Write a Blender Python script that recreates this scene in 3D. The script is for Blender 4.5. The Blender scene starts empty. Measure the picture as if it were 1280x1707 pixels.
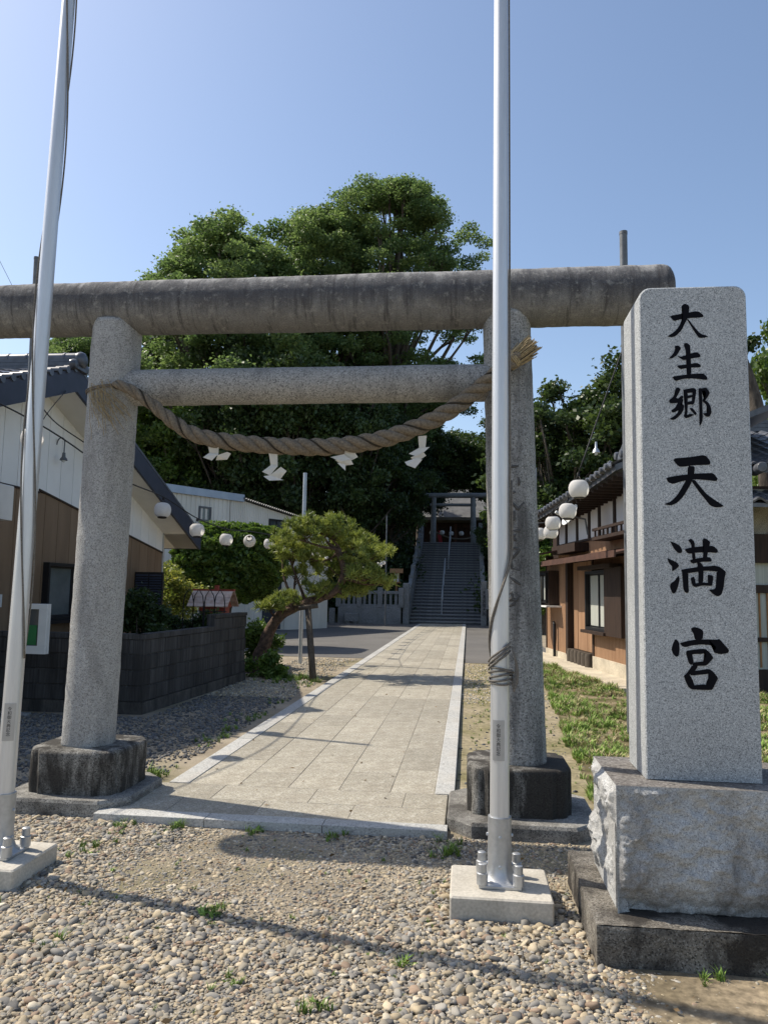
import bpy, math, random
import numpy as np
from mathutils import Vector, Matrix, noise as mnoise

# ------------------------------------------------------------------ camera, sky, sun, exposure
SC = bpy.context.scene
COL = SC.collection
R = math.radians
YAW, PITCH, ROLL, EYE = R(6.3), R(5.88), R(0.97), 1.55
_f = Vector((-math.sin(YAW) * math.cos(PITCH), math.cos(YAW) * math.cos(PITCH), math.sin(PITCH)))
_r0 = Vector((math.cos(YAW), math.sin(YAW), 0.0))
_u0 = _r0.cross(_f)
_r = _r0 * math.cos(ROLL) + _u0 * math.sin(ROLL)
_u = _u0 * math.cos(ROLL) - _r0 * math.sin(ROLL)
cam_data = bpy.data.cameras.new('camera')
cam_data.sensor_fit = 'HORIZONTAL'
cam_data.sensor_width = 36.0
cam_data.lens = 36.0 * 1282.0 / 1280.0
cam_data.clip_start = 0.05
cam_data.clip_end = 2000.0
cam = bpy.data.objects.new('camera', cam_data)
COL.objects.link(cam)
cam.matrix_world = Matrix(((_r.x, _u.x, -_f.x, 0.0), (_r.y, _u.y, -_f.y, 0.0), (_r.z, _u.z, -_f.z, EYE), (0, 0, 0, 1)))
SC.camera = cam

SUNV = Vector((-0.80, 0.22, 1.0)).normalized()          # towards the sun: high on the left, a little ahead
SUN_ELEV = math.asin(SUNV.z)
SUN_ROT = math.atan2(SUNV.x, SUNV.y)
world = bpy.data.worlds.new('World')
SC.world = world
world.use_nodes = True
wn = world.node_tree.nodes
wl = world.node_tree.links
wn.clear()
sky = wn.new('ShaderNodeTexSky')
sky.sky_type = 'NISHITA'
sky.sun_disc = False
sky.sun_elevation = SUN_ELEV
sky.sun_rotation = SUN_ROT
sky.altitude = 50.0
sky.air_density = 1.0
sky.dust_density = 1.35
sky.ozone_density = 1.0
bg = wn.new('ShaderNodeBackground')
bg.inputs['Strength'].default_value = 0.125
wo = wn.new('ShaderNodeOutputWorld')
wl.new(sky.outputs[0], bg.inputs['Color'])
wl.new(bg.outputs[0], wo.inputs['Surface'])

sun_data = bpy.data.lights.new('sun', 'SUN')
sun_data.energy = 3.9
sun_data.angle = R(0.53)
sun_data.color = (1.0, 0.92, 0.79)
sun = bpy.data.objects.new('sun', sun_data)
COL.objects.link(sun)
sun.location = (-20, 6, 30)
sun.rotation_euler = (-SUNV).to_track_quat('-Z', 'Y').to_euler()

SC.view_settings.view_transform = 'Standard'
SC.view_settings.look = 'None'
SC.view_settings.exposure = 0.55
SC.view_settings.gamma = 1.0
SC.view_settings.use_curve_mapping = False
SC.render.engine = 'CYCLES'
SC.cycles.max_bounces = 8
SC.cycles.diffuse_bounces = 3
SC.cycles.glossy_bounces = 3
SC.cycles.transmission_bounces = 4
SC.cycles.transparent_max_bounces = 8
SC.cycles.use_denoising = True

rnd = random.Random(7)
nrg = np.random.default_rng(11)

# ------------------------------------------------------------------ materials
MATS = {}


class NT:
    """thin wrapper for building a node tree"""
    def __init__(self, name):
        m = bpy.data.materials.new(name)
        m.use_nodes = True
        self.m = m
        self.t = m.node_tree
        self.t.nodes.clear()
        self.out = self.t.nodes.new('ShaderNodeOutputMaterial')
        self.b = self.t.nodes.new('ShaderNodeBsdfPrincipled')
        self.t.links.new(self.b.outputs[0], self.out.inputs['Surface'])
        self.tc = None

    def n(self, kind, **kw):
        nd = self.t.nodes.new(kind)
        for k, v in kw.items():
            if hasattr(nd, k):
                setattr(nd, k, v)
            else:
                nd.inputs[k].default_value = v
        return nd

    def l(self, a, b):
        self.t.links.new(a, b)

    def coord(self, scale=(1, 1, 1), space='Object', rot=(0, 0, 0)):
        if self.tc is None:
            self.tc = self.t.nodes.new('ShaderNodeTexCoord')
            self.geo = self.t.nodes.new('ShaderNodeNewGeometry')
        mp = self.t.nodes.new('ShaderNodeMapping')
        mp.inputs['Scale'].default_value = scale
        mp.inputs['Rotation'].default_value = rot
        self.l(self.geo.outputs['Position'] if space == 'World' else self.tc.outputs[space], mp.inputs['Vector'])
        return mp.outputs[0]

    def noise(self, vec, scale, detail=4.0, rough=0.55, dist=0.0):
        nd = self.n('ShaderNodeTexNoise')
        nd.inputs['Scale'].default_value = scale
        nd.inputs['Detail'].default_value = detail
        nd.inputs['Roughness'].default_value = rough
        nd.inputs['Distortion'].default_value = dist
        self.l(vec, nd.inputs['Vector'])
        return nd.outputs['Fac']

    def ramp(self, fac, stops):
        nd = self.n('ShaderNodeValToRGB')
        cr = nd.color_ramp
        while len(cr.elements) > 1:
            cr.elements.remove(cr.elements[-1])
        for i, (p, c) in enumerate(stops):
            e = cr.elements[0] if i == 0 else cr.elements.new(p)
            e.position = p
            if isinstance(c, (int, float)):
                c = (c, c, c)
            e.color = (c[0], c[1], c[2], 1)
        self.l(fac, nd.inputs[0])
        return nd.outputs[0]

    def mix(self, fac, a, b, mode='MIX'):
        nd = self.n('ShaderNodeMix', data_type='RGBA', blend_type=mode)
        for sock, val in ((nd.inputs[0], fac), (nd.inputs[6], a), (nd.inputs[7], b)):
            if hasattr(val, 'is_linked') or hasattr(val, 'links'):
                self.l(val, sock)
            elif isinstance(val, (int, float)) and sock.type != 'RGBA':
                sock.default_value = val
            else:
                if isinstance(val, (int, float)):
                    val = (val, val, val)
                sock.default_value = (val[0], val[1], val[2], 1)
        return nd.outputs[2]

    def math(self, op, a, b=0.5):
        nd = self.n('ShaderNodeMath', operation=op)
        for i, val in enumerate((a, b)):
            if isinstance(val, (int, float)):
                nd.inputs[i].default_value = val
            else:
                self.l(val, nd.inputs[i])
        return nd.outputs[0]

    def vary(self, col, amt, hue=0.0):
        """tone each object of a kind a little differently"""
        oi = self.n('ShaderNodeObjectInfo')
        hs = self.n('ShaderNodeHueSaturation')
        mr = self.n('ShaderNodeMapRange')
        mr.inputs['To Min'].default_value = 1 - amt
        mr.inputs['To Max'].default_value = 1 + amt
        self.l(oi.outputs['Random'], mr.inputs['Value'])
        self.l(mr.outputs[0], hs.inputs['Value'])
        self.l(col, hs.inputs['Color'])
        return hs.outputs[0]

    def bump(self, h, strength=0.3, dist=0.01):
        nd = self.n('ShaderNodeBump')
        nd.inputs['Strength'].default_value = strength
        nd.inputs['Distance'].default_value = dist
        self.l(h, nd.inputs['Height'])
        self.l(nd.outputs[0], self.b.inputs['Normal'])

    def fin(self, col, rough=0.8, metal=0.0, spec=0.3):
        for sock, val in ((self.b.inputs['Base Color'], col), (self.b.inputs['Roughness'], rough)):
            if hasattr(val, 'links'):
                self.l(val, sock)
            elif isinstance(val, (int, float)):
                sock.default_value = val
            else:
                sock.default_value = (val[0], val[1], val[2], 1)
        self.b.inputs['Metallic'].default_value = metal
        self.b.inputs['Specular IOR Level'].default_value = spec
        MATS[self.m.name] = self.m
        return self.m


def simple(name, c1, c2=None, scale=8.0, rough=0.7, metal=0.0, bump=0.0, bdist=0.004, vary=0.0, spec=0.3, lo=0.35, hi=0.65, stretch=(1, 1, 1), detail=5.0, fine=0.0, space='Object'):
    t = NT(name)
    v = t.coord(stretch, space)
    if c2 is None:
        c2 = tuple(x * 0.8 for x in c1)
    f = t.noise(v, scale, detail)
    c = t.ramp(f, [(lo, c2), (hi, c1)])
    if fine:
        g = t.noise(v, scale * 12, 3)
        c = t.mix(fine, c, t.ramp(g, [(0.3, 0.2), (0.7, 0.85)]), 'OVERLAY')
    if vary:
        c = t.vary(c, vary)
    if bump:
        t.bump(t.noise(v, scale * 5, 6), bump, bdist)
    return t.fin(c, rough, metal, spec)


def granite(name, base, dark, light, scale, stain=None, stain_stretch=(1, 1, 1), stain_scale=2.0, stain_amt=0.6, slo=0.45, shi=0.65, bump=0.15, bdist=0.002, rough=0.7, vary=0.0):
    """speckled stone, optionally with weather stains"""
    t = NT(name)
    v = t.coord()
    vo = t.n('ShaderNodeTexVoronoi')
    vo.inputs['Scale'].default_value = scale
    t.l(v, vo.inputs['Vector'])
    sp = t.n('ShaderNodeSeparateColor')
    t.l(vo.outputs['Color'], sp.inputs[0])
    g = t.noise(v, scale * 0.7, 4, 0.7)
    f = t.math('ADD', t.math('MULTIPLY', sp.outputs[0], 0.55), t.math('MULTIPLY', g, 0.5))
    c = t.ramp(f, [(0.25, dark), (0.45, base), (0.62, base), (0.85, light)])
    big = t.noise(v, 1.7, 5)
    c = t.mix(0.35, c, t.ramp(big, [(0.3, 0.35), (0.7, 0.68)]), 'OVERLAY')
    if stain is not None:
        s1 = t.noise(t.coord(stain_stretch), stain_scale, 7, 0.65, 0.3)
        s2 = t.noise(v, stain_scale * 0.35, 3)
        m = t.math('ADD', t.math('MULTIPLY', s1, 0.65), t.math('MULTIPLY', s2, 0.35))
        m = t.ramp(m, [(slo, 0.0), (shi, stain_amt)])
        c = t.mix(m, c, stain)
    if vary:
        c = t.vary(c, vary)
    t.bump(f, bump, bdist)
    return t.fin(c, rough, 0, 0.35)


def leafmat(name, dark, light, trans=0.35, rough=0.5):
    t = NT(name)
    a = t.n('ShaderNodeAttribute', attribute_name='tone')
    c = t.ramp(a.outputs['Fac'], [(0.0, dark), (1.0, light)])
    t.fin(c, rough, 0, 0.35)
    tr = t.n('ShaderNodeBsdfTranslucent')
    hs = t.n('ShaderNodeHueSaturation')
    hs.inputs['Value'].default_value = 1.5
    hs.inputs['Saturation'].default_value = 1.1
    t.l(c, hs.inputs['Color'])
    t.l(hs.outputs[0], tr.inputs[0])
    mx = t.n('ShaderNodeMixShader')
    mx.inputs[0].default_value = trans
    t.l(t.b.outputs[0], mx.inputs[1])
    t.l(tr.outputs[0], mx.inputs[2])
    t.l(mx.outputs[0], t.out.inputs['Surface'])
    return t.m


def instmat(name, rough=0.7, spec=0.3, fine=0.4, scale=60):
    """colour comes from the scattered point"""
    t = NT(name)
    a = t.n('ShaderNodeAttribute', attribute_name='col', attribute_type='INSTANCER')
    g = t.noise(t.coord(), scale, 4, 0.7)
    c = t.mix(fine, a.outputs['Color'], t.ramp(g, [(0.3, 0.25), (0.7, 0.75)]), 'OVERLAY')
    return t.fin(c, rough, 0, spec)


# stones
granite('torii_stone', (0.39, 0.385, 0.37), (0.21, 0.207, 0.20), (0.53, 0.525, 0.505), 150, stain=(0.13, 0.125, 0.118), stain_stretch=(1, 1, 0.3), stain_scale=5.0, stain_amt=0.6, slo=0.48, shi=0.66, bump=0.9, bdist=0.009, rough=0.9)
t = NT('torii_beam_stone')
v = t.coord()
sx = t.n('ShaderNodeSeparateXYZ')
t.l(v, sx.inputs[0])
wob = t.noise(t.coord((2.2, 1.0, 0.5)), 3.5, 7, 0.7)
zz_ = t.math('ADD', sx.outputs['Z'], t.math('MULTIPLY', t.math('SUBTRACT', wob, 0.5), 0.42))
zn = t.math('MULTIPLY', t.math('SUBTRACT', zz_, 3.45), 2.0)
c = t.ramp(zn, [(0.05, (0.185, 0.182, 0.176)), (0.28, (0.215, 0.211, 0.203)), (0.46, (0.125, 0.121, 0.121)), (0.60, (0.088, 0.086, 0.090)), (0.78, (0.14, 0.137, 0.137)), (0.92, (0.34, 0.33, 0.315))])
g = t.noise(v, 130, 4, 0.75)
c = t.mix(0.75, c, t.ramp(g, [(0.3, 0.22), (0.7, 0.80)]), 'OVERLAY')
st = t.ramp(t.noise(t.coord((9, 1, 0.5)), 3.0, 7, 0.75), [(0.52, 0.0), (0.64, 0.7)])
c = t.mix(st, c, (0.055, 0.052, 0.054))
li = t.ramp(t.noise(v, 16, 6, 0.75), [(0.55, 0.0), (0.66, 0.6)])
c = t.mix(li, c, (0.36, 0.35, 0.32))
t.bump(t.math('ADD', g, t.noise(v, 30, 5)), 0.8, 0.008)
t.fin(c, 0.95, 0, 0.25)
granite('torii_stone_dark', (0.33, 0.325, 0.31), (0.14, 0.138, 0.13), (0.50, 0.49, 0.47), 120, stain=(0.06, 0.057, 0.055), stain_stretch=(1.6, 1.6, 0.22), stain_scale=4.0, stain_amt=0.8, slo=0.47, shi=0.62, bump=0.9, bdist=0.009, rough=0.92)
granite('tie_beam_stone', (0.31, 0.30, 0.28), (0.14, 0.135, 0.13), (0.45, 0.435, 0.41), 120, stain=(0.08, 0.075, 0.07), stain_stretch=(1.6, 0.8, 0.5), stain_scale=2.6, stain_amt=0.6, slo=0.5, shi=0.66, bump=0.4, bdist=0.004, rough=0.9)
granite('plinth_stone', (0.26, 0.25, 0.225), (0.07, 0.065, 0.06), (0.46, 0.44, 0.40), 140, stain=(0.022, 0.019, 0.016), stain_stretch=(2.2, 2.2, 0.6), stain_scale=2.2, stain_amt=0.93, slo=0.40, shi=0.52, bump=0.5, bdist=0.006, rough=0.95)
granite('plinth_slab_stone', (0.27, 0.26, 0.235), (0.09, 0.085, 0.08), (0.40, 0.385, 0.35), 150, stain=(0.035, 0.03, 0.026), stain_scale=3.0, stain_amt=0.8, slo=0.46, shi=0.6, bump=0.5, bdist=0.005, rough=0.95)
granite('stele_granite', (0.37, 0.385, 0.39), (0.15, 0.158, 0.165), (0.63, 0.64, 0.64), 270, bump=0.05, bdist=0.001, rough=0.45)
granite('rough_granite', (0.44, 0.44, 0.43), (0.24, 0.24, 0.235), (0.64, 0.635, 0.61), 230, stain=(0.10, 0.085, 0.07), stain_stretch=(1, 1, 0.6), stain_scale=4.0, stain_amt=0.75, slo=0.47, shi=0.64, bump=0.7, bdist=0.006, rough=0.85)
granite('base_top_granite', (0.17, 0.155, 0.14), (0.07, 0.065, 0.06), (0.32, 0.30, 0.28), 110, stain=(0.06, 0.05, 0.042), stain_scale=5.0, stain_amt=0.7, slo=0.48, shi=0.62, bump=0.3, bdist=0.003, rough=0.85)
granite('kerb_dark_stone', (0.20, 0.18, 0.15), (0.05, 0.045, 0.04), (0.36, 0.34, 0.30), 170, stain=(0.024, 0.02, 0.017), stain_scale=4.5, stain_amt=0.92, slo=0.42, shi=0.56, bump=0.7, bdist=0.008, rough=0.97)
granite('slab_stone', (0.355, 0.325, 0.255), (0.20, 0.185, 0.16), (0.54, 0.51, 0.45), 130, stain=(0.20, 0.172, 0.13), stain_stretch=(0.9, 1.25, 1), stain_scale=7.0, stain_amt=0.55, slo=0.44, shi=0.66, bump=0.5, bdist=0.005, rough=0.9, vary=0.14)
granite('kerb_pale_stone', (0.43, 0.425, 0.40), (0.26, 0.26, 0.25), (0.56, 0.56, 0.535), 110, stain=(0.33, 0.30, 0.25), stain_scale=3.0, stain_amt=0.5, bump=0.2, bdist=0.003, rough=0.85, vary=0.08)
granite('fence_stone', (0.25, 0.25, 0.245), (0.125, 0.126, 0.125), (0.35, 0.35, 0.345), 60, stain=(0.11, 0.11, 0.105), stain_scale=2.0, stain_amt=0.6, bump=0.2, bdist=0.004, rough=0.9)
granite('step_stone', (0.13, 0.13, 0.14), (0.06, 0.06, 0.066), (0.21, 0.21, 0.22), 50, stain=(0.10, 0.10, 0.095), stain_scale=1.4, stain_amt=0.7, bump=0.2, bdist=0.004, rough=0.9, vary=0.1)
simple('pad_concrete', (0.50, 0.465, 0.40), (0.38, 0.35, 0.295), 6, 0.9, bump=0.2, bdist=0.002, fine=0.25)
simple('house_concrete', (0.55, 0.49, 0.38), (0.40, 0.35, 0.27), 3, 0.9, bump=0.2, fine=0.25)
simple('black_paint', (0.004, 0.004, 0.007), (0.003, 0.003, 0.005), 30, 0.6, spec=0.1)
simple('carving_shade', (0.105, 0.10, 0.097), (0.07, 0.067, 0.063), 30, 0.95)
# metal
simple('aluminium', (0.66, 0.665, 0.67), (0.58, 0.585, 0.59), 3, 0.42, metal=0.6, stretch=(8, 8, 0.5), fine=0.1, spec=0.4)
simple('cast_metal', (0.50, 0.51, 0.52), (0.42, 0.43, 0.44), 25, 0.45, metal=0.75, bump=0.08)
simple('nameplate_metal', (0.42, 0.43, 0.45), (0.38, 0.39, 0.41), 20, 0.4, metal=0.7)
simple('galvanised', (0.50, 0.52, 0.54), (0.40, 0.42, 0.44), 12, 0.45, metal=0.6, stretch=(1, 1, 0.3))
simple('grey_post', (0.17, 0.18, 0.19), (0.12, 0.125, 0.13), 12, 0.55, metal=0.3)
simple('dark_wire', (0.02, 0.02, 0.022), None, 10, 0.6)
simple('halyard_cord', (0.20, 0.18, 0.155), (0.11, 0.10, 0.085), 120, 0.85)
simple('black_plastic', (0.015, 0.012, 0.012), None, 10, 0.5)
# rope & paper
simple('straw', (0.265, 0.215, 0.155), (0.115, 0.095, 0.072), 70, 0.95, bump=0.8, bdist=0.006, stretch=(1, 1, 1), lo=0.3, hi=0.7)
simple('straw_pale', (0.40, 0.32, 0.19), (0.24, 0.185, 0.11), 60, 0.9)
simple('straw_twine', (0.05, 0.04, 0.028), None, 40, 0.95)
# ------------------------------------------------------------------ more materials


def paper(name, col, trans):
    t = NT(name)
    g = t.noise(t.coord(), 30, 3)
    c = t.ramp(g, [(0.3, tuple(x * 0.93 for x in col)), (0.7, col)])
    t.fin(c, 0.7, 0, 0.2)
    tr = t.n('ShaderNodeBsdfTranslucent')
    t.l(c, tr.inputs[0])
    mx = t.n('ShaderNodeMixShader')
    mx.inputs[0].default_value = trans
    t.l(t.b.outputs[0], mx.inputs[1])
    t.l(tr.outputs[0], mx.inputs[2])
    t.l(mx.outputs[0], t.out.inputs['Surface'])


paper('white_paper', (0.80, 0.78, 0.72), 0.35)
paper('lantern_paper', (0.82, 0.80, 0.77), 0.45)
simple('red_cloth', (0.45, 0.05, 0.06), None, 10, 0.8)

# ground
t = NT('ground_dirt')
v = t.coord((1, 1, 1), 'World')
f = t.noise(v, 1.1, 6, 0.6)
c = t.ramp(f, [(0.3, (0.20, 0.165, 0.12)), (0.5, (0.30, 0.255, 0.19)), (0.7, (0.38, 0.325, 0.245))])
g = t.noise(v, 110, 4, 0.85)
c = t.mix(0.8, c, t.ramp(g, [(0.3, 0.2), (0.7, 0.8)]), 'OVERLAY')
gm = t.ramp(t.noise(v, 0.6, 5, 0.6), [(0.50, 0.0), (0.66, 0.6)])
c = t.mix(gm, c, (0.13, 0.125, 0.045))
t.bump(t.math('ADD', t.math('MULTIPLY', g, 0.3), t.noise(v, 25, 5)), 0.6, 0.015)
t.fin(c, 0.97, 0, 0.15)

t = NT('lawn_soil')
v = t.coord((1, 1, 1), 'World')
f = t.noise(v, 1.6, 6, 0.65)
c = t.ramp(f, [(0.36, (0.07, 0.085, 0.025)), (0.5, (0.15, 0.125, 0.065)), (0.62, (0.31, 0.245, 0.16))])
g = t.noise(v, 70, 4, 0.8)
c = t.mix(0.6, c, t.ramp(g, [(0.3, 0.2), (0.7, 0.8)]), 'OVERLAY')
t.bump(g, 0.7, 0.02)
t.fin(c, 0.97, 0, 0.15)

t = NT('asphalt')
v = t.coord((1, 1, 1), 'World')
f = t.noise(v, 0.5, 5)
c = t.ramp(f, [(0.3, (0.105, 0.10, 0.095)), (0.7, (0.155, 0.148, 0.138))])
g = t.noise(v, 60, 3, 0.8)
c = t.mix(0.4, c, t.ramp(g, [(0.3, 0.25), (0.7, 0.75)]), 'OVERLAY')
t.bump(g, 0.3, 0.01)
t.fin(c, 0.9, 0, 0.25)

simple('hill_soil', (0.09, 0.075, 0.045), (0.045, 0.05, 0.025), 0.7, 0.97, bump=0.6, bdist=0.05, space='World', fine=0.4)
simple('moss_soil', (0.17, 0.15, 0.07), (0.30, 0.25, 0.17), 1.4, 0.97, bump=0.6, bdist=0.012, space='World', fine=0.5)
instmat('pebble_stone', 0.75, 0.3, 0.35, 50)
instmat('grass_blade', 0.6, 0.25, 0.1, 30)

simple('brown_soil', (0.27, 0.215, 0.145), (0.15, 0.12, 0.075), 2.2, 0.97, bump=0.8, bdist=0.012, space='World', fine=0.7)
leafmat('litter', (0.05, 0.035, 0.02), (0.26, 0.17, 0.08), 0.2, 0.8)
simple('joint_mortar', (0.44, 0.40, 0.33), (0.24, 0.215, 0.17), 2.5, 0.95, space='World', lo=0.42, hi=0.58)
# block wall
t = NT('split_block')
v = t.coord((1, 1, 1), 'World')
w1 = t.noise(t.coord((45, 45, 1.5), 'World'), 1.0, 3, 0.6)
c = t.ramp(w1, [(0.3, (0.035, 0.034, 0.034)), (0.7, (0.095, 0.092, 0.09))])
st = t.ramp(t.noise(t.coord((3, 3, 0.6), 'World'), 2.0, 6), [(0.45, 0.0), (0.7, 0.8)])
c = t.mix(st, c, (0.035, 0.033, 0.032))
c = t.vary(c, 0.18)
t.bump(w1, 0.9, 0.012)
t.fin(c, 0.95, 0, 0.2)
simple('wall_footing', (0.10, 0.092, 0.085), (0.035, 0.034, 0.032), 3, 0.95, bump=0.4, stretch=(2, 2, 0.5), fine=0.4)
# houses
simple('white_panel', (0.80, 0.80, 0.78), (0.74, 0.74, 0.72), 2, 0.6, vary=0.03)
simple('brown_panel', (0.23, 0.155, 0.095), (0.19, 0.125, 0.075), 2, 0.6, stretch=(3, 3, 0.4), vary=0.06)
simple('soffit_board', (0.72, 0.70, 0.66), (0.66, 0.64, 0.60), 3, 0.7)
simple('navy_fascia', (0.045, 0.05, 0.075), (0.035, 0.04, 0.06), 5, 0.45)
simple('roof_tile_dark', (0.10, 0.11, 0.135), (0.06, 0.065, 0.08), 9, 0.32, vary=0.2, spec=0.5)
simple('roof_tile_grey', (0.13, 0.135, 0.15), (0.075, 0.08, 0.09), 9, 0.35, vary=0.22, spec=0.5)
simple('dark_frame', (0.018, 0.018, 0.02), None, 10, 0.4)
simple('pale_frame', (0.50, 0.49, 0.46), (0.44, 0.43, 0.40), 10, 0.5)
simple('window_glass', (0.07, 0.085, 0.09), (0.05, 0.06, 0.065), 2, 0.08, spec=0.6)
simple('frosted_glass', (0.13, 0.15, 0.15), (0.10, 0.115, 0.115), 3, 0.25, spec=0.5)
simple('curtain', (0.46, 0.47, 0.42), (0.36, 0.37, 0.33), 4, 0.8, stretch=(12, 12, 0.4))
simple('green_panel', (0.02, 0.16, 0.05), None, 8, 0.4)
simple('white_plastic', (0.62, 0.63, 0.62), (0.56, 0.57, 0.56), 6, 0.4)
t = NT('cream_metal')
v = t.coord((1, 1, 1), 'World')
c = t.ramp(t.noise(t.coord((1, 1, 0.3), 'World'), 1.5, 5), [(0.35, (0.60, 0.57, 0.50)), (0.65, (0.71, 0.68, 0.61))])
t.fin(c, 0.5, 0.0, 0.35)
simple('blue_flashing', (0.36, 0.42, 0.50), (0.30, 0.36, 0.44), 3, 0.4, metal=0.2)
simple('blue_door', (0.025, 0.035, 0.055), None, 4, 0.4)
simple('brown_siding', (0.36, 0.215, 0.125), (0.28, 0.16, 0.09), 3, 0.65, stretch=(5, 5, 0.4), space='World', vary=0.05)
simple('dark_timber', (0.045, 0.026, 0.018), (0.025, 0.015, 0.011), 5, 0.7, stretch=(4, 4, 0.5))
simple('red_timber', (0.10, 0.05, 0.035), (0.065, 0.033, 0.024), 5, 0.7, stretch=(1, 1, 1))
simple('plaster', (0.70, 0.67, 0.65), (0.63, 0.60, 0.58), 2, 0.85)
simple('cream_plaster', (0.50, 0.47, 0.38), (0.44, 0.41, 0.33), 2, 0.85)
simple('sheet_cloth', (0.45, 0.43, 0.40), (0.38, 0.36, 0.34), 8, 0.9)
simple('shrine_timber', (0.055, 0.028, 0.02), (0.03, 0.018, 0.014), 4, 0.8)
simple('copper_roof', (0.15, 0.15, 0.148), (0.10, 0.10, 0.10), 2, 0.6)
simple('hut_red', (0.36, 0.07, 0.045), (0.26, 0.05, 0.035), 8, 0.6)
simple('hut_roof', (0.62, 0.50, 0.44), (0.45, 0.32, 0.26), 8, 0.6, vary=0.15)
simple('lamp_timber', (0.33, 0.17, 0.07), (0.24, 0.12, 0.05), 8, 0.7)
# plants
simple('bark', (0.14, 0.115, 0.09), (0.06, 0.05, 0.04), 14, 0.95, bump=0.9, bdist=0.03, stretch=(1, 1, 0.3))
simple('pine_bark', (0.20, 0.13, 0.095), (0.07, 0.05, 0.04), 16, 0.95, bump=1.0, bdist=0.03, stretch=(1, 1, 1))
simple('prop_timber', (0.11, 0.09, 0.07), (0.06, 0.05, 0.04), 14, 0.9, stretch=(3, 3, 0.4))
leafmat('leaf_bright', (0.065, 0.115, 0.04), (0.20, 0.265, 0.095), 0.46)
leafmat('leaf_dark', (0.022, 0.042, 0.015), (0.085, 0.125, 0.036), 0.3, 0.42)
leafmat('leaf_conifer', (0.012, 0.028, 0.014), (0.03, 0.06, 0.022), 0.15, 0.6)
leafmat('leaf_hedge', (0.045, 0.085, 0.018), (0.16, 0.235, 0.05), 0.36, 0.4)
leafmat('leaf_yellow', (0.12, 0.17, 0.035), (0.36, 0.34, 0.09), 0.4)
leafmat('needle', (0.085, 0.13, 0.028), (0.36, 0.39, 0.10), 0.28, 0.5)
leafmat('weed_leaf', (0.05, 0.10, 0.02), (0.16, 0.24, 0.05), 0.35)
simple('lichen', (0.55, 0.55, 0.52), None, 30, 0.95)

# ------------------------------------------------------------------ mesh helpers
OFF = {}


def props(o, label=None, cat=None, group=None, kind=None):
    if label:
        o['label'] = label
    if cat:
        o['category'] = cat
    if group:
        o['group'] = group
    if kind:
        o['kind'] = kind
    return o


def thing(name, loc, label, cat, group=None, kind=None):
    o = bpy.data.objects.new(name, None)
    o.empty_display_size = 0.2
    COL.objects.link(o)
    o.location = loc
    OFF[o.name] = Vector(loc)
    return props(o, label, cat, group, kind)


def put(name, me, parent=None, loc=None):
    o = bpy.data.objects.new(name, me)
    COL.objects.link(o)
    if parent is not None:
        o.parent = parent
    if loc is not None:
        o.location = loc
    return o


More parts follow.
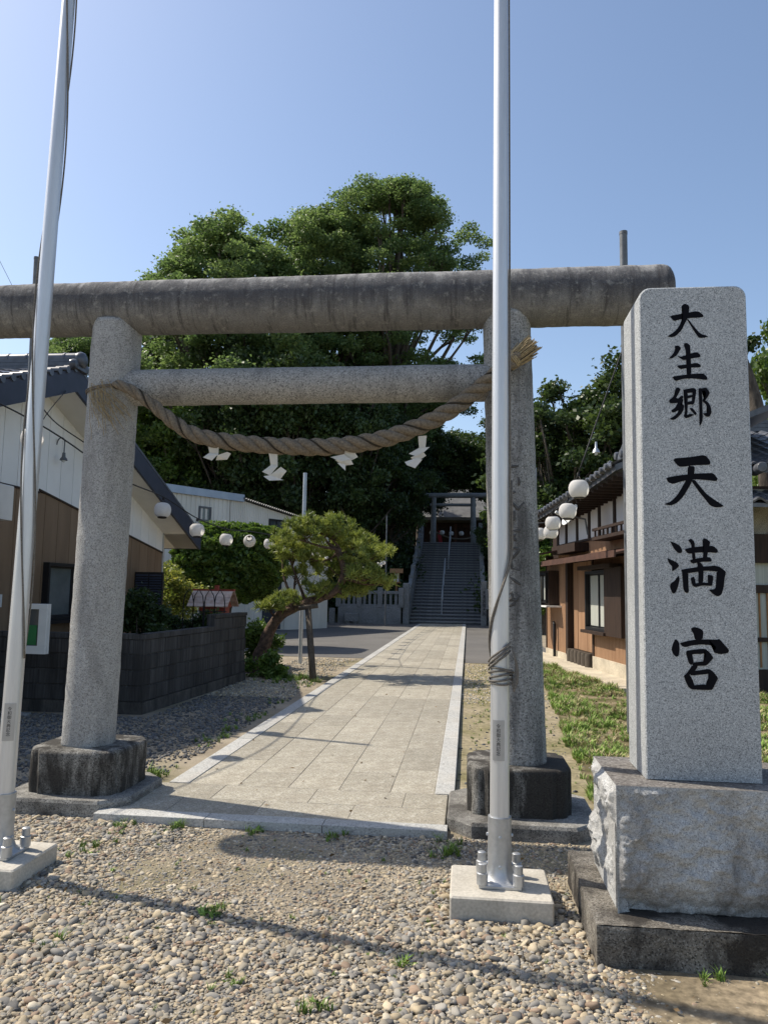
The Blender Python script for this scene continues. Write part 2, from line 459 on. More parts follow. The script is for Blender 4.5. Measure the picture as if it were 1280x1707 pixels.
class MB:
    def __init__(self):
        self.v = []
        self.f = []

    def add(self, vs, fs):
        k = len(self.v)
        self.v += [tuple(p) for p in vs]
        self.f += [tuple(i + k for i in q) for q in fs]
        return self

    def box(self, x0, x1, y0, y1, z0, z1):
        return self.add([(x0, y0, z0), (x1, y0, z0), (x1, y1, z0), (x0, y1, z0), (x0, y0, z1), (x1, y0, z1), (x1, y1, z1), (x0, y1, z1)],
                        [(0, 3, 2, 1), (4, 5, 6, 7), (0, 1, 5, 4), (1, 2, 6, 5), (2, 3, 7, 6), (3, 0, 4, 7)])

    def cbox(self, x0, x1, y0, y1, z0, z1, c=0.005):
        """box with chamfered edges along the top and the upright corners"""
        def ring(i, z):
            return [(x0 + i + c, y0 + i, z), (x1 - i - c, y0 + i, z), (x1 - i, y0 + i + c, z), (x1 - i, y1 - i - c, z), (x1 - i - c, y1 - i, z), (x0 + i + c, y1 - i, z), (x0 + i, y1 - i - c, z), (x0 + i, y0 + i + c, z)]
        vs = ring(0, z0) + ring(0, z1 - c) + ring(c, z1)
        fs = [tuple(range(7, -1, -1)), tuple(range(16, 24))]
        for a in (0, 8):
            for i in range(8):
                fs.append((a + i, a + (i + 1) % 8, a + 8 + (i + 1) % 8, a + 8 + i))
        return self.add(vs, fs)

    def frame(self, o, u, v, w, a0, a1, b0, b1, c0, c1):
        """box in a local frame: origin o, axes u (along), v (out), w (up)"""
        o, u, v, w = Vector(o), Vector(u), Vector(v), Vector(w)
        P = [o + u * a + v * b + w * c for c in (c0, c1) for a, b in ((a0, b0), (a1, b0), (a1, b1), (a0, b1))]
        return self.add(P, [(0, 3, 2, 1), (4, 5, 6, 7), (0, 1, 5, 4), (1, 2, 6, 5), (2, 3, 7, 6), (3, 0, 4, 7)])

    def prism(self, poly, z0, z1):
        n = len(poly)
        vs = [(x, y, z0) for x, y in poly] + [(x, y, z1) for x, y in poly]
        fs = [tuple(range(n - 1, -1, -1)), tuple(range(n, 2 * n))]
        fs += [(i, (i + 1) % n, n + (i + 1) % n, n + i) for i in range(n)]
        return self.add(vs, fs)

    def tube(self, pts, rad, n=10, caps=True, closed=False):
        pts = [Vector(p) for p in pts]
        if isinstance(rad, (int, float)):
            rad = [rad] * len(pts)
        rings = []
        up = Vector((0, 0, 1))
        prev = None
        for i, p in enumerate(pts):
            if closed:
                d = pts[(i + 1) % len(pts)] - pts[i - 1]
            else:
                d = pts[min(i + 1, len(pts) - 1)] - pts[max(i - 1, 0)]
            if d.length < 1e-9:
                d = Vector((0, 0, 1))
            d.normalize()
            if prev is None:
                a = d.cross(up) if abs(d.z) < 0.95 else d.cross(Vector((0, 1, 0)))
            else:
                a = prev - d * prev.dot(d)
                if a.length < 1e-6:
                    a = d.cross(up)
            a.normalize()
            prev = a
            b = d.cross(a)
            rings.append([p + (a * math.cos(2 * math.pi * k / n) + b * math.sin(2 * math.pi * k / n)) * rad[i] for k in range(n)])
        vs = [q for r_ in rings for q in r_]
        fs = []
        m = len(rings)
        for i in range(m if closed else m - 1):
            j = (i + 1) % m
            for k in range(n):
                fs.append((i * n + k, i * n + (k + 1) % n, j * n + (k + 1) % n, j * n + k))
        if caps and not closed:
            fs.append(tuple(range(n - 1, -1, -1)))
            fs.append(tuple((m - 1) * n + k for k in range(n)))
        return self.add(vs, fs)

    def lathe(self, c, prof, n=20, axis=(0, 0, 1), cap=True):
        c = Vector(c)
        q = Vector((0, 0, 1)).rotation_difference(Vector(axis))
        vs = []
        for r_, z in prof:
            for k in range(n):
                a = 2 * math.pi * k / n
                vs.append(c + q @ Vector((r_ * math.cos(a), r_ * math.sin(a), z)))
        fs = []
        for i in range(len(prof) - 1):
            for k in range(n):
                fs.append((i * n + k, i * n + (k + 1) % n, (i + 1) * n + (k + 1) % n, (i + 1) * n + k))
        if cap:
            fs.append(tuple(range(n - 1, -1, -1)))
            fs.append(tuple((len(prof) - 1) * n + k for k in range(n)))
        return self.add(vs, fs)

    def mesh(self, name, mat, off=(0, 0, 0), smooth=False):
        ox, oy, oz = off
        me = bpy.data.meshes.new(name)
        me.from_pydata([(x - ox, y - oy, z - oz) for x, y, z in self.v], [], self.f)
        me.materials.append(MATS[mat])
        if smooth:
            me.shade_smooth()
            if smooth != 'all':
                me.set_sharp_from_angle(angle=R(38))
        me.update()
        return me

    def build(self, name, mat, parent=None, smooth=False, loc=None):
        """a part: world coordinates, stored relative to its thing; loc sets the origin of a thing of one mesh"""
        if parent is not None:
            root = parent
            while root.parent is not None:
                root = root.parent
            off = OFF.get(root.name, Vector((0, 0, 0)))
            return put(name, self.mesh(name, mat, off, smooth), parent)
        off = loc or (0, 0, 0)
        o = put(name, self.mesh(name, mat, off, smooth), None, off)
        OFF[o.name] = Vector(off)
        return o


def copy_tree(o, parent=None):
    c = o.copy()
    COL.objects.link(c)
    c.parent = parent
    for ch in list(o.children):
        copy_tree(ch, c)
    if parent is None:
        OFF[c.name] = Vector(c.location)
    return c


def np_mesh(name, verts, quads, mat, tone=None, smooth=False):
    me = bpy.data.meshes.new(name)
    nv, nq = len(verts), len(quads)
    me.vertices.add(nv)
    me.vertices.foreach_set('co', np.asarray(verts, dtype=np.float32).ravel())
    me.loops.add(nq * 4)
    me.loops.foreach_set('vertex_index', np.asarray(quads, dtype=np.int32).ravel())
    me.polygons.add(nq)
    me.polygons.foreach_set('loop_start', np.arange(0, nq * 4, 4, dtype=np.int32))
    if tone is not None:
        a = me.attributes.new('tone', 'FLOAT', 'POINT')
        a.data.foreach_set('value', np.asarray(tone, dtype=np.float32))
    me.materials.append(MATS[mat])
    me.update(calc_edges=True)
    if smooth:
        me.shade_smooth()
    return me


def leaf_quads(c, size, rg, tone, flat=0.0, aspect=0.5):
    """rhombic leaves at points c, sizes and tones per leaf"""
    n = len(c)
    a = rg.normal(size=(n, 3))
    a[:, 2] *= (1 - flat)
    a /= np.linalg.norm(a, axis=1)[:, None] + 1e-9
    b = rg.normal(size=(n, 3))
    b[:, 2] *= (1 - flat)
    b -= a * np.sum(a * b, axis=1)[:, None]
    b /= np.linalg.norm(b, axis=1)[:, None] + 1e-9
    nn = np.cross(a, b)
    L = size[:, None] * 0.5
    W = L * aspect
    v = np.stack([c - a * L, c + b * W + nn * W * 0.3 - a * L * 0.1, c + a * L, c - b * W + nn * W * 0.3 - a * L * 0.1], axis=1).reshape(-1, 3)
    q = np.arange(4 * n).reshape(n, 4)
    return v, q, np.repeat(tone, 4)


def arc(p, q, sag, n):
    p, q = Vector(p), Vector(q)
    return [p.lerp(q, i / n) - Vector((0, 0, sag * 4 * (i / n) * (1 - i / n))) for i in range(n + 1)]


def scatter(name, pts, rots, scales, cols, idx, protos, mat, label, cat):
    """one mass of small pieces: instances of a few meshes on given points (geometry nodes)"""
    me = bpy.data.meshes.new(name)
    n = len(pts)
    me.vertices.add(n)
    me.vertices.foreach_set('co', np.asarray(pts, dtype=np.float32).ravel())
    for nm, ty, fld, arr in (('rot', 'FLOAT_VECTOR', 'vector', rots), ('scl', 'FLOAT_VECTOR', 'vector', scales), ('idx', 'INT', 'value', idx)):
        at = me.attributes.new(nm, ty, 'POINT')
        at.data.foreach_set(fld, np.asarray(arr, dtype=np.int32 if ty == 'INT' else np.float32).ravel())
    at = me.attributes.new('col', 'FLOAT_COLOR', 'POINT')
    at.data.foreach_set('color', np.concatenate([np.asarray(cols, dtype=np.float32), np.ones((n, 1), np.float32)], axis=1).ravel())
    me.materials.append(MATS[mat])
    o = put(name, me)
    props(o, label, cat, None, 'stuff')
    col = bpy.data.collections.new(name + '_pieces')
    for i, m in enumerate(protos):
        m.materials.append(MATS[mat])
        col.objects.link(bpy.data.objects.new('%s_piece_%02d' % (name, i), m))
    ng = bpy.data.node_groups.new(name, 'GeometryNodeTree')
    ng.interface.new_socket('Geometry', in_out='INPUT', socket_type='NodeSocketGeometry')
    ng.interface.new_socket('Geometry', in_out='OUTPUT', socket_type='NodeSocketGeometry')
    N = ng.nodes
    gi, go = N.new('NodeGroupInput'), N.new('NodeGroupOutput')
    ci = N.new('GeometryNodeCollectionInfo')
    ci.inputs['Collection'].default_value = col
    ci.inputs['Separate Children'].default_value = True
    ci.inputs['Reset Children'].default_value = True
    ip = N.new('GeometryNodeInstanceOnPoints')
    ip.inputs['Pick Instance'].default_value = True

    def attr(nm, ty):
        a = N.new('GeometryNodeInputNamedAttribute')
        a.data_type = ty
        a.inputs['Name'].default_value = nm
        return a.outputs['Attribute']
    L = ng.links
    L.new(gi.outputs[0], ip.inputs['Points'])
    L.new(ci.outputs[0], ip.inputs['Instance'])
    L.new(attr('idx', 'INT'), ip.inputs['Instance Index'])
    er = N.new('FunctionNodeEulerToRotation')
    L.new(attr('rot', 'FLOAT_VECTOR'), er.inputs[0])
    L.new(er.outputs[0], ip.inputs['Rotation'])
    L.new(attr('scl', 'FLOAT_VECTOR'), ip.inputs['Scale'])
    L.new(ip.outputs[0], go.inputs[0])
    md = o.modifiers.new('scatter', 'NODES')
    md.node_group = ng
    return o


def vnoise(x, y, seed=0.0):
    return np.array([mnoise.fractal(Vector((a, b, seed)), 1.0, 2.0, 4) for a, b in zip(np.ravel(x), np.ravel(y))])
GLYPHS = [  # brush strokes of the six carved characters, tenths of a millimetre on the face
 [[(-1069,29006),(-428,29118),(262,29228),(504,29012),(490,28907),(-119,28879),(-493,28845),(-869,28748),(-946,28834)],[(-518,29478),(-358,29610),(-163,29512),(-147,29364),(-205,28902),(-319,28715),(-525,28278),(-807,27991),(-1004,27940),(-1201,27986),(-881,28202),(-680,28408),(-493,28824),(-422,29370)],[(-277,28819),(-180,28796),(29,28477),(333,28093),(739,27939),(484,27881),(269,27885),(62,28203),(-126,28564)]],
 [[(-864,27510),(-699,27528),(-564,27400),(-707,27152),(-788,27028),(-987,26898),(-1172,26876),(-983,27073),(-840,27321)],[(-768,27028),(-593,26962),(-317,27062),(155,27199),(326,27030),(304,26926),(-8,26890),(-323,26812),(-480,26794),(-634,26901)],[(-430,27627),(-284,27645),(-150,27518),(-154,27351),(-128,26767),(-125,26062),(-341,26024),(-344,26729),(-351,27271),(-425,27481)],[(-799,26529),(-328,26584),(142,26659),(315,26553),(312,26428),(20,26433),(-332,26405),(-626,26351)],[(-1025,25992),(-496,26067),(51,26122),(440,26128),(610,25928),(588,25804),(356,25840),(-110,25896),(-500,25881),(-874,25762)]],
 [[(-881,25410),(-743,25470),(-636,25366),(-751,25119),(-872,24914),(-755,24913),(-596,25076),(-500,24993),(-641,24768),(-838,24687),(-1150,24690),(-1194,24835),(-987,24998),(-846,25203)],[(-758,24769),(-541,24911),(-524,24787),(-684,24583),(-489,24622),(-551,24458),(-767,24337),(-1004,24216),(-1111,24319),(-881,24502)],[(-685,24542),(-482,24601),(-534,24335),(-655,24131),(-893,23907),(-1050,23867),(-1185,23930),(-968,24051),(-769,24255)],[(-531,25364),(-434,25322),(-313,25197),(-328,24538),(-364,24128),(-426,23944),(-521,24048),(-449,24334),(-423,24951)],[(-512,25343),(-43,25433),(91,25336),(69,25233),(-282,25176),(-437,25198)],[(-82,25400),(91,25336),(45,25028),(-22,24658),(-160,24578),(-112,24947)],[(-343,25053),(-51,25091),(-53,24988),(-346,24909)],[(-350,24744),(-57,24803),(-61,24638),(-353,24600)],[(-521,24048),(-227,24168),(-35,24125),(-231,24004),(-426,23944)],[(-260,24435),(-124,24454),(83,24186),(23,24084),(-34,24146)],[(182,25397),(306,25416),(340,25189),(343,24532),(346,23877),(263,23633),(184,23572),(217,24123),(198,24944)],[(247,25375),(540,25442),(707,25185),(606,24980),(465,24777),(330,24778),(531,25105),(478,25290),(302,25251)],[(409,24859),(599,24734),(728,24487),(752,24201),(658,24017),(504,24019),(354,24184),(567,24202),(590,24366),(519,24612),(349,24778)]],
 [[(-1104,22001),(-315,22066),(418,22182),(647,21867),(634,21701),(-115,21684),(-534,21614),(-806,21606)],[(-1404,21080),(-836,21190),(-125,21277),(375,21299),(748,21312),(961,21038),(895,20916),(450,20972),(-131,21015),(-717,20905),(-1075,20774),(-1303,20861)],[(-387,21649),(-75,21627),(-89,21386),(-173,20993),(-348,20644),(-607,20208),(-906,19881),(-1201,19750),(-1525,19813),(-1197,19945),(-898,20251),(-638,20687),(-421,21080)],[(-257,20950),(-90,20993),(111,20711),(433,20299),(838,19997),(1214,19739),(1036,19687),(809,19673),(584,19758),(345,20082),(24,20515)]],
 [[(-1277,18062),(-1030,17979),(-825,17852),(-726,17639),(-771,17509),(-915,17508),(-1098,17699)],[(-1418,17275),(-1212,17183),(-967,17058),(-887,16909),(-951,16823),(-1224,16627),(-1178,16841),(-1360,17053)],[(-917,16482),(-881,16248),(-971,15907),(-1079,15650),(-1212,15605),(-1321,15901),(-1297,16072),(-1109,16202)],[(-642,17704),(-207,17794),(289,17851),(680,17868),(879,17656),(835,17528),(446,17566),(-130,17538),(-462,17470)],[(-468,18113),(-321,18201),(-160,18030),(-170,17580),(-129,17239),(-282,17216),(-294,17579),(-326,17964)],[(181,18141),(298,18228),(541,18059),(494,17844),(405,17544),(356,17245),(192,17264),(221,17585),(251,17970)],[(-406,17193),(29,17292),(482,17353),(593,17205),(558,17120),(106,17114),(-307,17015)],[(-78,17133),(85,17071),(204,16902),(187,16222),(80,16051),(-42,16091),(-20,16644),(-62,16941)],[(-817,16718),(-560,16785),(19,16878),(840,16953),(1220,16661),(1135,16533),(914,16657),(343,16713),(-482,16573),(-729,16591)],[(-768,16697),(-482,16595),(-509,16296),(-480,15787),(-503,15660),(-626,15658),(-725,15826),(-736,16293)],[(792,16698),(1198,16619),(1130,16363),(1077,15898),(967,15601),(822,15514),(641,15595),(402,15823),(709,15849),(772,16231)],[(-385,16341),(-239,16428),(-181,16259),(-165,16089),(-291,15960),(-348,16129)],[(-329,16087),(165,16158),(573,16122),(570,15995),(162,16018),(-210,15919)],[(379,16522),(623,16483),(609,16229),(571,16037),(389,16098),(394,16310)]],
 [[(-435,14008),(-275,14098),(7,14018),(131,13901),(89,13522),(-256,13497),(-300,13753)],[(-1116,13535),(-962,13360),(-953,13017),(-1010,12725),(-1127,12705),(-1259,12838),(-1314,13060),(-1232,13319)],[(-946,13326),(-609,13437),(-205,13515),(262,13533),(728,13530),(829,13567),(1054,13306),(1246,13072),(1209,12935),(843,12864),(530,12952),(702,13195),(422,13274),(-10,13297),(-412,13236),(-682,13151),(-832,13192)],[(-686,12973),(-402,12980),(-389,12792),(-331,12418),(-467,12346),(-564,12446)],[(-669,12990),(-283,13051),(168,13114),(315,12981),(113,12873),(-288,12846),(-589,12821)],[(168,13114),(380,12948),(547,12697),(437,12575),(249,12348),(32,12326),(88,12565),(226,12774),(113,12907)],[(-397,12450),(104,12532),(268,12434),(199,12330),(-101,12322),(-368,12281)],[(-400,12348),(-151,12321),(-238,12148),(-510,11902),(-744,11862),(-573,12071)],[(-406,12075),(-39,12120),(328,12198),(524,12067),(289,11959),(-244,11893),(-511,11868)],[(295,12180),(524,12067),(731,11785),(645,11630),(453,11236),(271,11247),(161,11481),(336,11858)],[(-794,11894),(-543,11918),(-415,11701),(-322,11399),(-392,11261),(-574,11306),(-717,11591)],[(-589,11357),(-321,11432),(178,11498),(437,11286),(337,11232),(-127,11235),(-459,11242)]],
]
CARVING = [[(266,5377,2230),(296,5372,2244),(326,5373,2254)],[(269,5376,2199),(308,5372,2168),(340,5374,2131),(381,5387,2182)],[(275,5375,2098),(315,5371,2113),(313,5371,2061),(278,5374,2037),(308,5371,2032)],[(279,5374,1980),(344,5373,1981),(356,5376,1991)],[(290,5372,1954),(314,5370,1929),(332,5371,1908)],[(326,5371,1956),(305,5371,1941)],[(281,5374,1834),(320,5370,1864),(351,5373,1850),(327,5370,1818),(289,5372,1781),(300,5371,1720),(349,5371,1709),(352,5372,1745)],[(281,5374,1665),(319,5369,1636),(358,5372,1608)],[(277,5376,1539),(298,5371,1556),(307,5370,1518),(281,5374,1503),(331,5368,1504),(346,5369,1531),(326,5369,1550)],[(274,5377,1458),(307,5369,1473),(325,5368,1492)],[(272,5375,2422),(308,5373,2431),(345,5378,2437)],[(345,5377,2360),(347,5377,2298)],[(278,5374,2360),(281,5374,2285)]]
STREAMERS = [[[(-1897,5351,2589),(-1810,5361,2579),(-1814,5371,2517),(-1884,5381,2527)],[(-1878,5357,2532),(-1808,5347,2519),(-1851,5337,2471),(-1913,5327,2493)],[(-1806,5327,2509),(-1737,5334,2534),(-1711,5342,2523),(-1741,5350,2480),(-1827,5357,2477)]],[[(-1439,5351,2522),(-1373,5361,2512),(-1370,5371,2429),(-1422,5381,2431)],[(-1416,5357,2442),(-1365,5347,2429),(-1416,5337,2362),(-1472,5327,2388)],[(-1413,5327,2363),(-1338,5337,2425),(-1297,5347,2396),(-1347,5357,2334)],[(-1463,5333,2356),(-1408,5326,2363),(-1342,5318,2338),(-1309,5311,2325),(-1410,5303,2320)]],[[(-895,5351,2539),(-832,5358,2538),(-786,5366,2500),(-836,5374,2476),(-888,5381,2499)],[(-983,5357,2498),(-886,5347,2517),(-832,5337,2477),(-899,5327,2460)],[(-946,5327,2475),(-833,5337,2477),(-814,5347,2443),(-893,5357,2435)],[(-929,5333,2453),(-867,5318,2436),(-864,5303,2391)]],[[(-357,5351,2616),(-297,5361,2622),(-306,5371,2559),(-351,5381,2560)],[(-422,5357,2521),(-353,5350,2560),(-273,5342,2566),(-319,5335,2523),(-369,5327,2498)],[(-407,5327,2488),(-319,5334,2530),(-298,5342,2504),(-351,5350,2471),(-382,5357,2471)],[(-449,5333,2458),(-364,5326,2486),(-324,5318,2472),(-373,5311,2410),(-429,5303,2430)]]]
# ------------------------------------------------------------------ the setting: ground, road, path, hill, stairs
m = MB()
gx = [-400, -60, -20, -8, -4, 0, 4, 8, 20, 60, 400]
gy = [-200, -20, 0, 4, 8, 12, 18, 24, 32, 40, 60, 120, 900]
for j, y in enumerate(gy):
    for x in gx:
        m.v.append((x, y, 0.0))
nx = len(gx)
for j in range(len(gy) - 1):
    for i in range(nx - 1):
        m.f.append((j * nx + i, j * nx + i + 1, (j + 1) * nx + i + 1, (j + 1) * nx + i))
props(m.build('ground', 'ground_dirt'), 'tan compacted dirt ground under the gravel', kind='structure')

m = MB()
m.add([(-60, 17.65, 0.006), (-2.32, 17.8, 0.006), (-2.32, 37.6, 0.006), (-60, 37.6, 0.006)], [(0, 1, 2, 3)])
m.add([(-0.05, 17.3, 0.006), (2.2, 17.2, 0.006), (2.2, 37.6, 0.006), (-0.05, 37.6, 0.006)], [(0, 1, 2, 3)])
props(m.build('road', 'asphalt'), 'grey asphalt lane crossing in front of the stairs', kind='structure')

# lawn soil right of the arch, gently raised towards the house
m = MB()
lw = [(1.9, 4.3), (1.6, 4.9), (0.95, 5.5), (1.02, 8), (1.2, 11), (1.45, 14), (1.7, 17.2)]
nl = 10
for i, (x0, y) in enumerate(lw):
    for k in range(nl + 1):
        x = x0 + (9.0 - x0) * (k / nl)
        m.v.append((x, y, 0.005 + 0.06 * min(1, k / 3) + 0.01 * mnoise.noise(Vector((x, y, 0)))))
for i in range(len(lw) - 1):
    for k in range(nl):
        a = i * (nl + 1) + k
        m.f.append((a, a + 1, a + nl + 2, a + nl + 1))
props(m.build('lawn', 'lawn_soil', smooth='all'), 'patchy lawn soil in front of the timber house', kind='structure')
m = MB()
m.add([(-0.08, 5.9, 0.004), (0.96, 5.9, 0.004), (1.03, 8, 0.004), (1.21, 11, 0.004), (1.5, 17.2, 0.004), (-0.08, 17.2, 0.004)], [(0, 1, 2, 3, 4, 5)])
props(m.build('verge', 'moss_soil'), 'mossy bare verge along the path', kind='structure')

m = MB()
P_ = [(0.50, 3.52), (0.52, 3.38), (0.62, 3.28), (0.60, 3.12), (0.74, 3.02), (0.80, 2.84), (0.98, 2.70), (1.1, 2.4), (1.6, 2.2), (3.5, 2.2), (3.5, 3.52)]
m.add([(x, y, 0.004) for x, y in P_], [tuple(range(len(P_)))])
props(m.build('bare_soil', 'brown_soil'), 'dark brown bare soil before the monument kerb', kind='structure')

# the stone path: every slab and kerb stone is a piece
path = thing('path', (-1.2, 5.1, 0), 'beige stone slab path leading to the stairs', None, kind='structure')
m = MB()
m.box(-2.44, -0.14, 5.06, 5.92, 0.0, 0.0462)
m.box(-2.29, -0.10, 5.92, 37.0, 0.0, 0.0462)
m.build('path_bed', 'joint_mortar', path)


def slab_mesh(w, l, h=0.05):
    return MB().cbox(-w / 2, w / 2, -l / 2, l / 2, 0.002, h, 0.004).mesh('slab', 'slab_stone')


slab_cache = {}


def slab(x0, x1, y0, y1, mat='slab_stone', nm='slab', h=0.05, g=0.0022):
    key = (round(x1 - x0, 2), round(y1 - y0, 2), mat)
    if key not in slab_cache:
        slab_cache[key] = MB().cbox(-(x1 - x0) / 2 + g, (x1 - x0) / 2 - g, -(y1 - y0) / 2 + g, (y1 - y0) / 2 - g, 0.002, h, 0.0022).mesh(nm, mat)
    o = put(nm, slab_cache[key], path)
    o.location = Vector(((x0 + x1) / 2, (y0 + y1) / 2, rnd.uniform(-0.0008, 0.0008))) - OFF['path']
    o.rotation_euler = (rnd.uniform(-0.0008, 0.0008), rnd.uniform(-0.0008, 0.0008), 0)


for x0, x1 in ((-2.46, -1.70), (-1.70, -0.92), (-0.92, -0.12)):
    slab(x0, x1, 5.03, 5.17, 'kerb_pale_stone', 'kerb_stone', 0.054)
for x0, x1 in ((-2.46, -2.02), (-2.02, -1.42), (-1.42, -0.78), (-0.78, -0.14)):
    slab(x0, x1, 5.17, 5.53)
for x0, x1 in ((-2.40, -1.83), (-1.83, -1.12), (-1.12, -0.45), (-0.45, -0.14)):
    slab(x0, x1, 5.53, 5.92)
XS = [-2.13, -1.74, -1.35, -0.96, -0.57, -0.24]
for k in range(5):
    y = 5.92
    first = True
    while y < 36.85:
        ln = rnd.choice((0.6, 0.75, 0.9, 1.05)) if y > 5.95 else (0.9, 0.45, 0.9, 0.6, 0.75)[k]
        y1 = min(y + ln, 36.9)
        if y1 > 36.5:
            y1 = 36.9
        slab(XS[k], XS[k + 1], y, y1)
        y = y1
y = 5.92
while y < 36.0:
    ln = 0.90 if y < 14 else 0.55
    slab(-2.29, -2.13, y, y + ln, 'kerb_pale_stone', 'kerb_stone', 0.055)
    y += ln
y = 5.92
while y < 36.0:
    ln = 0.30 if y < 6 else (0.95 if y < 20 else 1.4)
    slab(-0.24, -0.09, y, y + ln, 'kerb_pale_stone', 'kerb_stone', 0.055)
    y += ln

# wooded hill behind
m = MB()
HX = np.concatenate([np.linspace(-90, -12, 14), np.linspace(-10, 8, 25), np.linspace(10, 90, 14)])
HY = np.concatenate([np.linspace(37.3, 50, 20), np.linspace(52, 140, 18)])


def hill_z(x, y):
    s = min(1.0, max(0.0, (y - 37.3) / 11.2))
    z = 4.62 * s
    away = max(0.0, abs(x + 1.1) - 2.2)
    if away <= 0:
        return z - 0.35
    return z + min(1.0, away) * (0.35 * math.sin(min(1, s * 3) * 1.57)) + min(3.0, away * 0.12) * s + 0.25 * mnoise.noise(Vector((x * 0.3, y * 0.3, 0)))


for y in HY:
    for x in HX:
        m.v.append((x, y, hill_z(x, y) if y > 37.35 else -0.05))
for j in range(len(HY) - 1):
    for i in range(len(HX) - 1):
        a = j * len(HX) + i
        m.f.append((a, a + 1, a + len(HX) + 1, a + len(HX)))
props(m.build('hill', 'hill_soil', smooth='all'), 'dark wooded slope rising behind the stone fence', kind='structure')

# stone stairs
ST_Y0, ST_RUN, ST_N, ST_RISE = 37.15, 0.386, 29, 0.16


def stair_z(y):
    return max(0.0, (y - ST_Y0) / ST_RUN * ST_RISE)


stairs = thing('stone_stairs', (-1.1, ST_Y0, 0), 'long dark stone staircase climbing to the upper shrine', 'stairs')
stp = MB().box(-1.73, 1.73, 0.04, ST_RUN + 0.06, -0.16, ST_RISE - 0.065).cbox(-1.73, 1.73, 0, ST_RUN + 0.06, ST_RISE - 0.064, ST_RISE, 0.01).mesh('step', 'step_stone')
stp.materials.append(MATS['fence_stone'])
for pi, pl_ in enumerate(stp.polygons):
    pl_.material_index = 0 if pi < 6 else 1  # paler treads over dark risers: sky light on the treads put into the colour
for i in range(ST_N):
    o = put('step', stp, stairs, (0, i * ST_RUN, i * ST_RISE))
for sx, x in ((-1, -2.93), (1, 0.75)):
    m = MB()
    pl = [(ST_Y0 - 0.05, 0.0), (ST_Y0 - 0.05, 0.55), (ST_Y0 + 11.2, 4.64 + 0.55), (ST_Y0 + 11.2, 3.9)]
    vs = [(x + d, yy, zz) for d in (-0.12, 0.12) for yy, zz in pl]
    m.add(vs, [(3, 2, 1, 0), (4, 5, 6, 7), (0, 1, 5, 4), (1, 2, 6, 5), (2, 3, 7, 6), (3, 0, 4, 7)])
    m.build('parapet', 'fence_stone', stairs)
    m = MB()
    a0, a1 = Vector((x, ST_Y0, 1.05)), Vector((x, ST_Y0 + 11.2, 5.70))
    dv = (a1 - a0)
    m.frame(a0, dv, (0.09, 0, 0), (0, 0, 0.07), 0, 1, -1, 1, -1, 1)
    m.build('rail', 'fence_stone', stairs)
    for k in range(1, 9):
        yy = ST_Y0 + k * 1.4
        z0 = stair_z(yy)
        MB().cbox(x - 0.125, x + 0.125, yy - 0.12, yy + 0.12, z0 + 0.3, z0 + 1.25, 0.02).build('post', 'fence_stone', stairs)
    for k in range(32):
        if k % 4:
            yy = ST_Y0 + k * 0.35
            z0 = stair_z(yy)
            MB().box(x - 0.06, x + 0.06, yy - 0.06, yy + 0.06, z0 + 0.45, z0 + 0.98).build('baluster', 'fence_stone', stairs)

# metal handrails up the middle
for (ya, yb, lab) in ((38.2, 43.2, 'lower metal handrail in the middle of the stone stairs'), (43.9, 48.6, 'upper metal handrail in the middle of the stone stairs')):
    x = -1.28 + (ya - 38.2) * 0.03
    h = thing('handrail', (x, ya, stair_z(ya)), lab, 'handrail', 'handrails on the stairs')
    za, zb = stair_z(ya) + 0.92, stair_z(yb) + 0.92
    MB().tube([(x, ya - 0.02, stair_z(ya) + 0.05), (x, ya, za - 0.06), (x, ya + 0.1, za), (x, yb - 0.1, zb), (x, yb, zb - 0.06), (x, yb, stair_z(yb))], 0.028, 8).build('rail', 'galvanised', h, True)
    for k in (1, 2):
        yy = ya + (yb - ya) * k / 3
        MB().tube([(x, yy, stair_z(yy)), (x, yy, stair_z(yy) + 0.92)], 0.02, 8).build('post', 'galvanised', h, True)

# stone fences either side of the stairs


def stone_fence(x0, x1, y, label, nb):
    f = thing('stone_fence', ((x0 + x1) / 2, y, 0), label, 'fence', 'stone fences beside the stairs')
    MB().cbox(x0, x1, y - 0.14, y + 0.14, 0, 0.78, 0.015).build('base_wall', 'fence_stone', f)
    MB().cbox(x0, x1, y - 0.11, y + 0.11, 0.782, 0.92, 0.015).build('lower_rail', 'fence_stone', f)
    MB().cbox(x0, x1, y - 0.09, y + 0.09, 1.42, 1.56, 0.015).build('top_rail', 'fence_stone', f)
    n = max(1, round((x1 - x0) / 1.1))
    for i in range(n + 1):
        x = x0 + (x1 - x0) * i / n
        MB().cbox(x - 0.12, x + 0.12, y - 0.155, y + 0.125, 0.79, 1.72, 0.03).build('post', 'fence_stone', f)
        if i < n:
            for k in range(nb):
                xb = x + (x1 - x0) / n * (k + 1) / (nb + 1)
                MB().box(xb - 0.06, xb + 0.06, y - 0.05, y + 0.05, 0.9, 1.44).build('baluster', 'fence_stone', f)


stone_fence(-6.15, -3.15, 36.6, 'grey stone balustrade fence on the near side of the stairs, behind the pine', 3)
stone_fence(0.95, 4.4, 36.6, 'grey stone balustrade fence partly hidden behind the arch pillar', 3)
gp = thing('gate_post', (-2.93, 36.75, 0), 'thick square stone post where the fence meets the stairs', 'post')
MB().cbox(-3.08, -2.78, 36.6, 36.9, 0, 1.95, 0.03).build('shaft', 'fence_stone', gp)
gp = thing('inscribed_post', (0.75, 36.75, 0), 'tall stone post with black lettering at the foot of the stairs', 'post')
MB().cbox(0.61, 0.89, 36.6, 36.9, 0, 2.1, 0.03).build('shaft', 'fence_stone', gp)


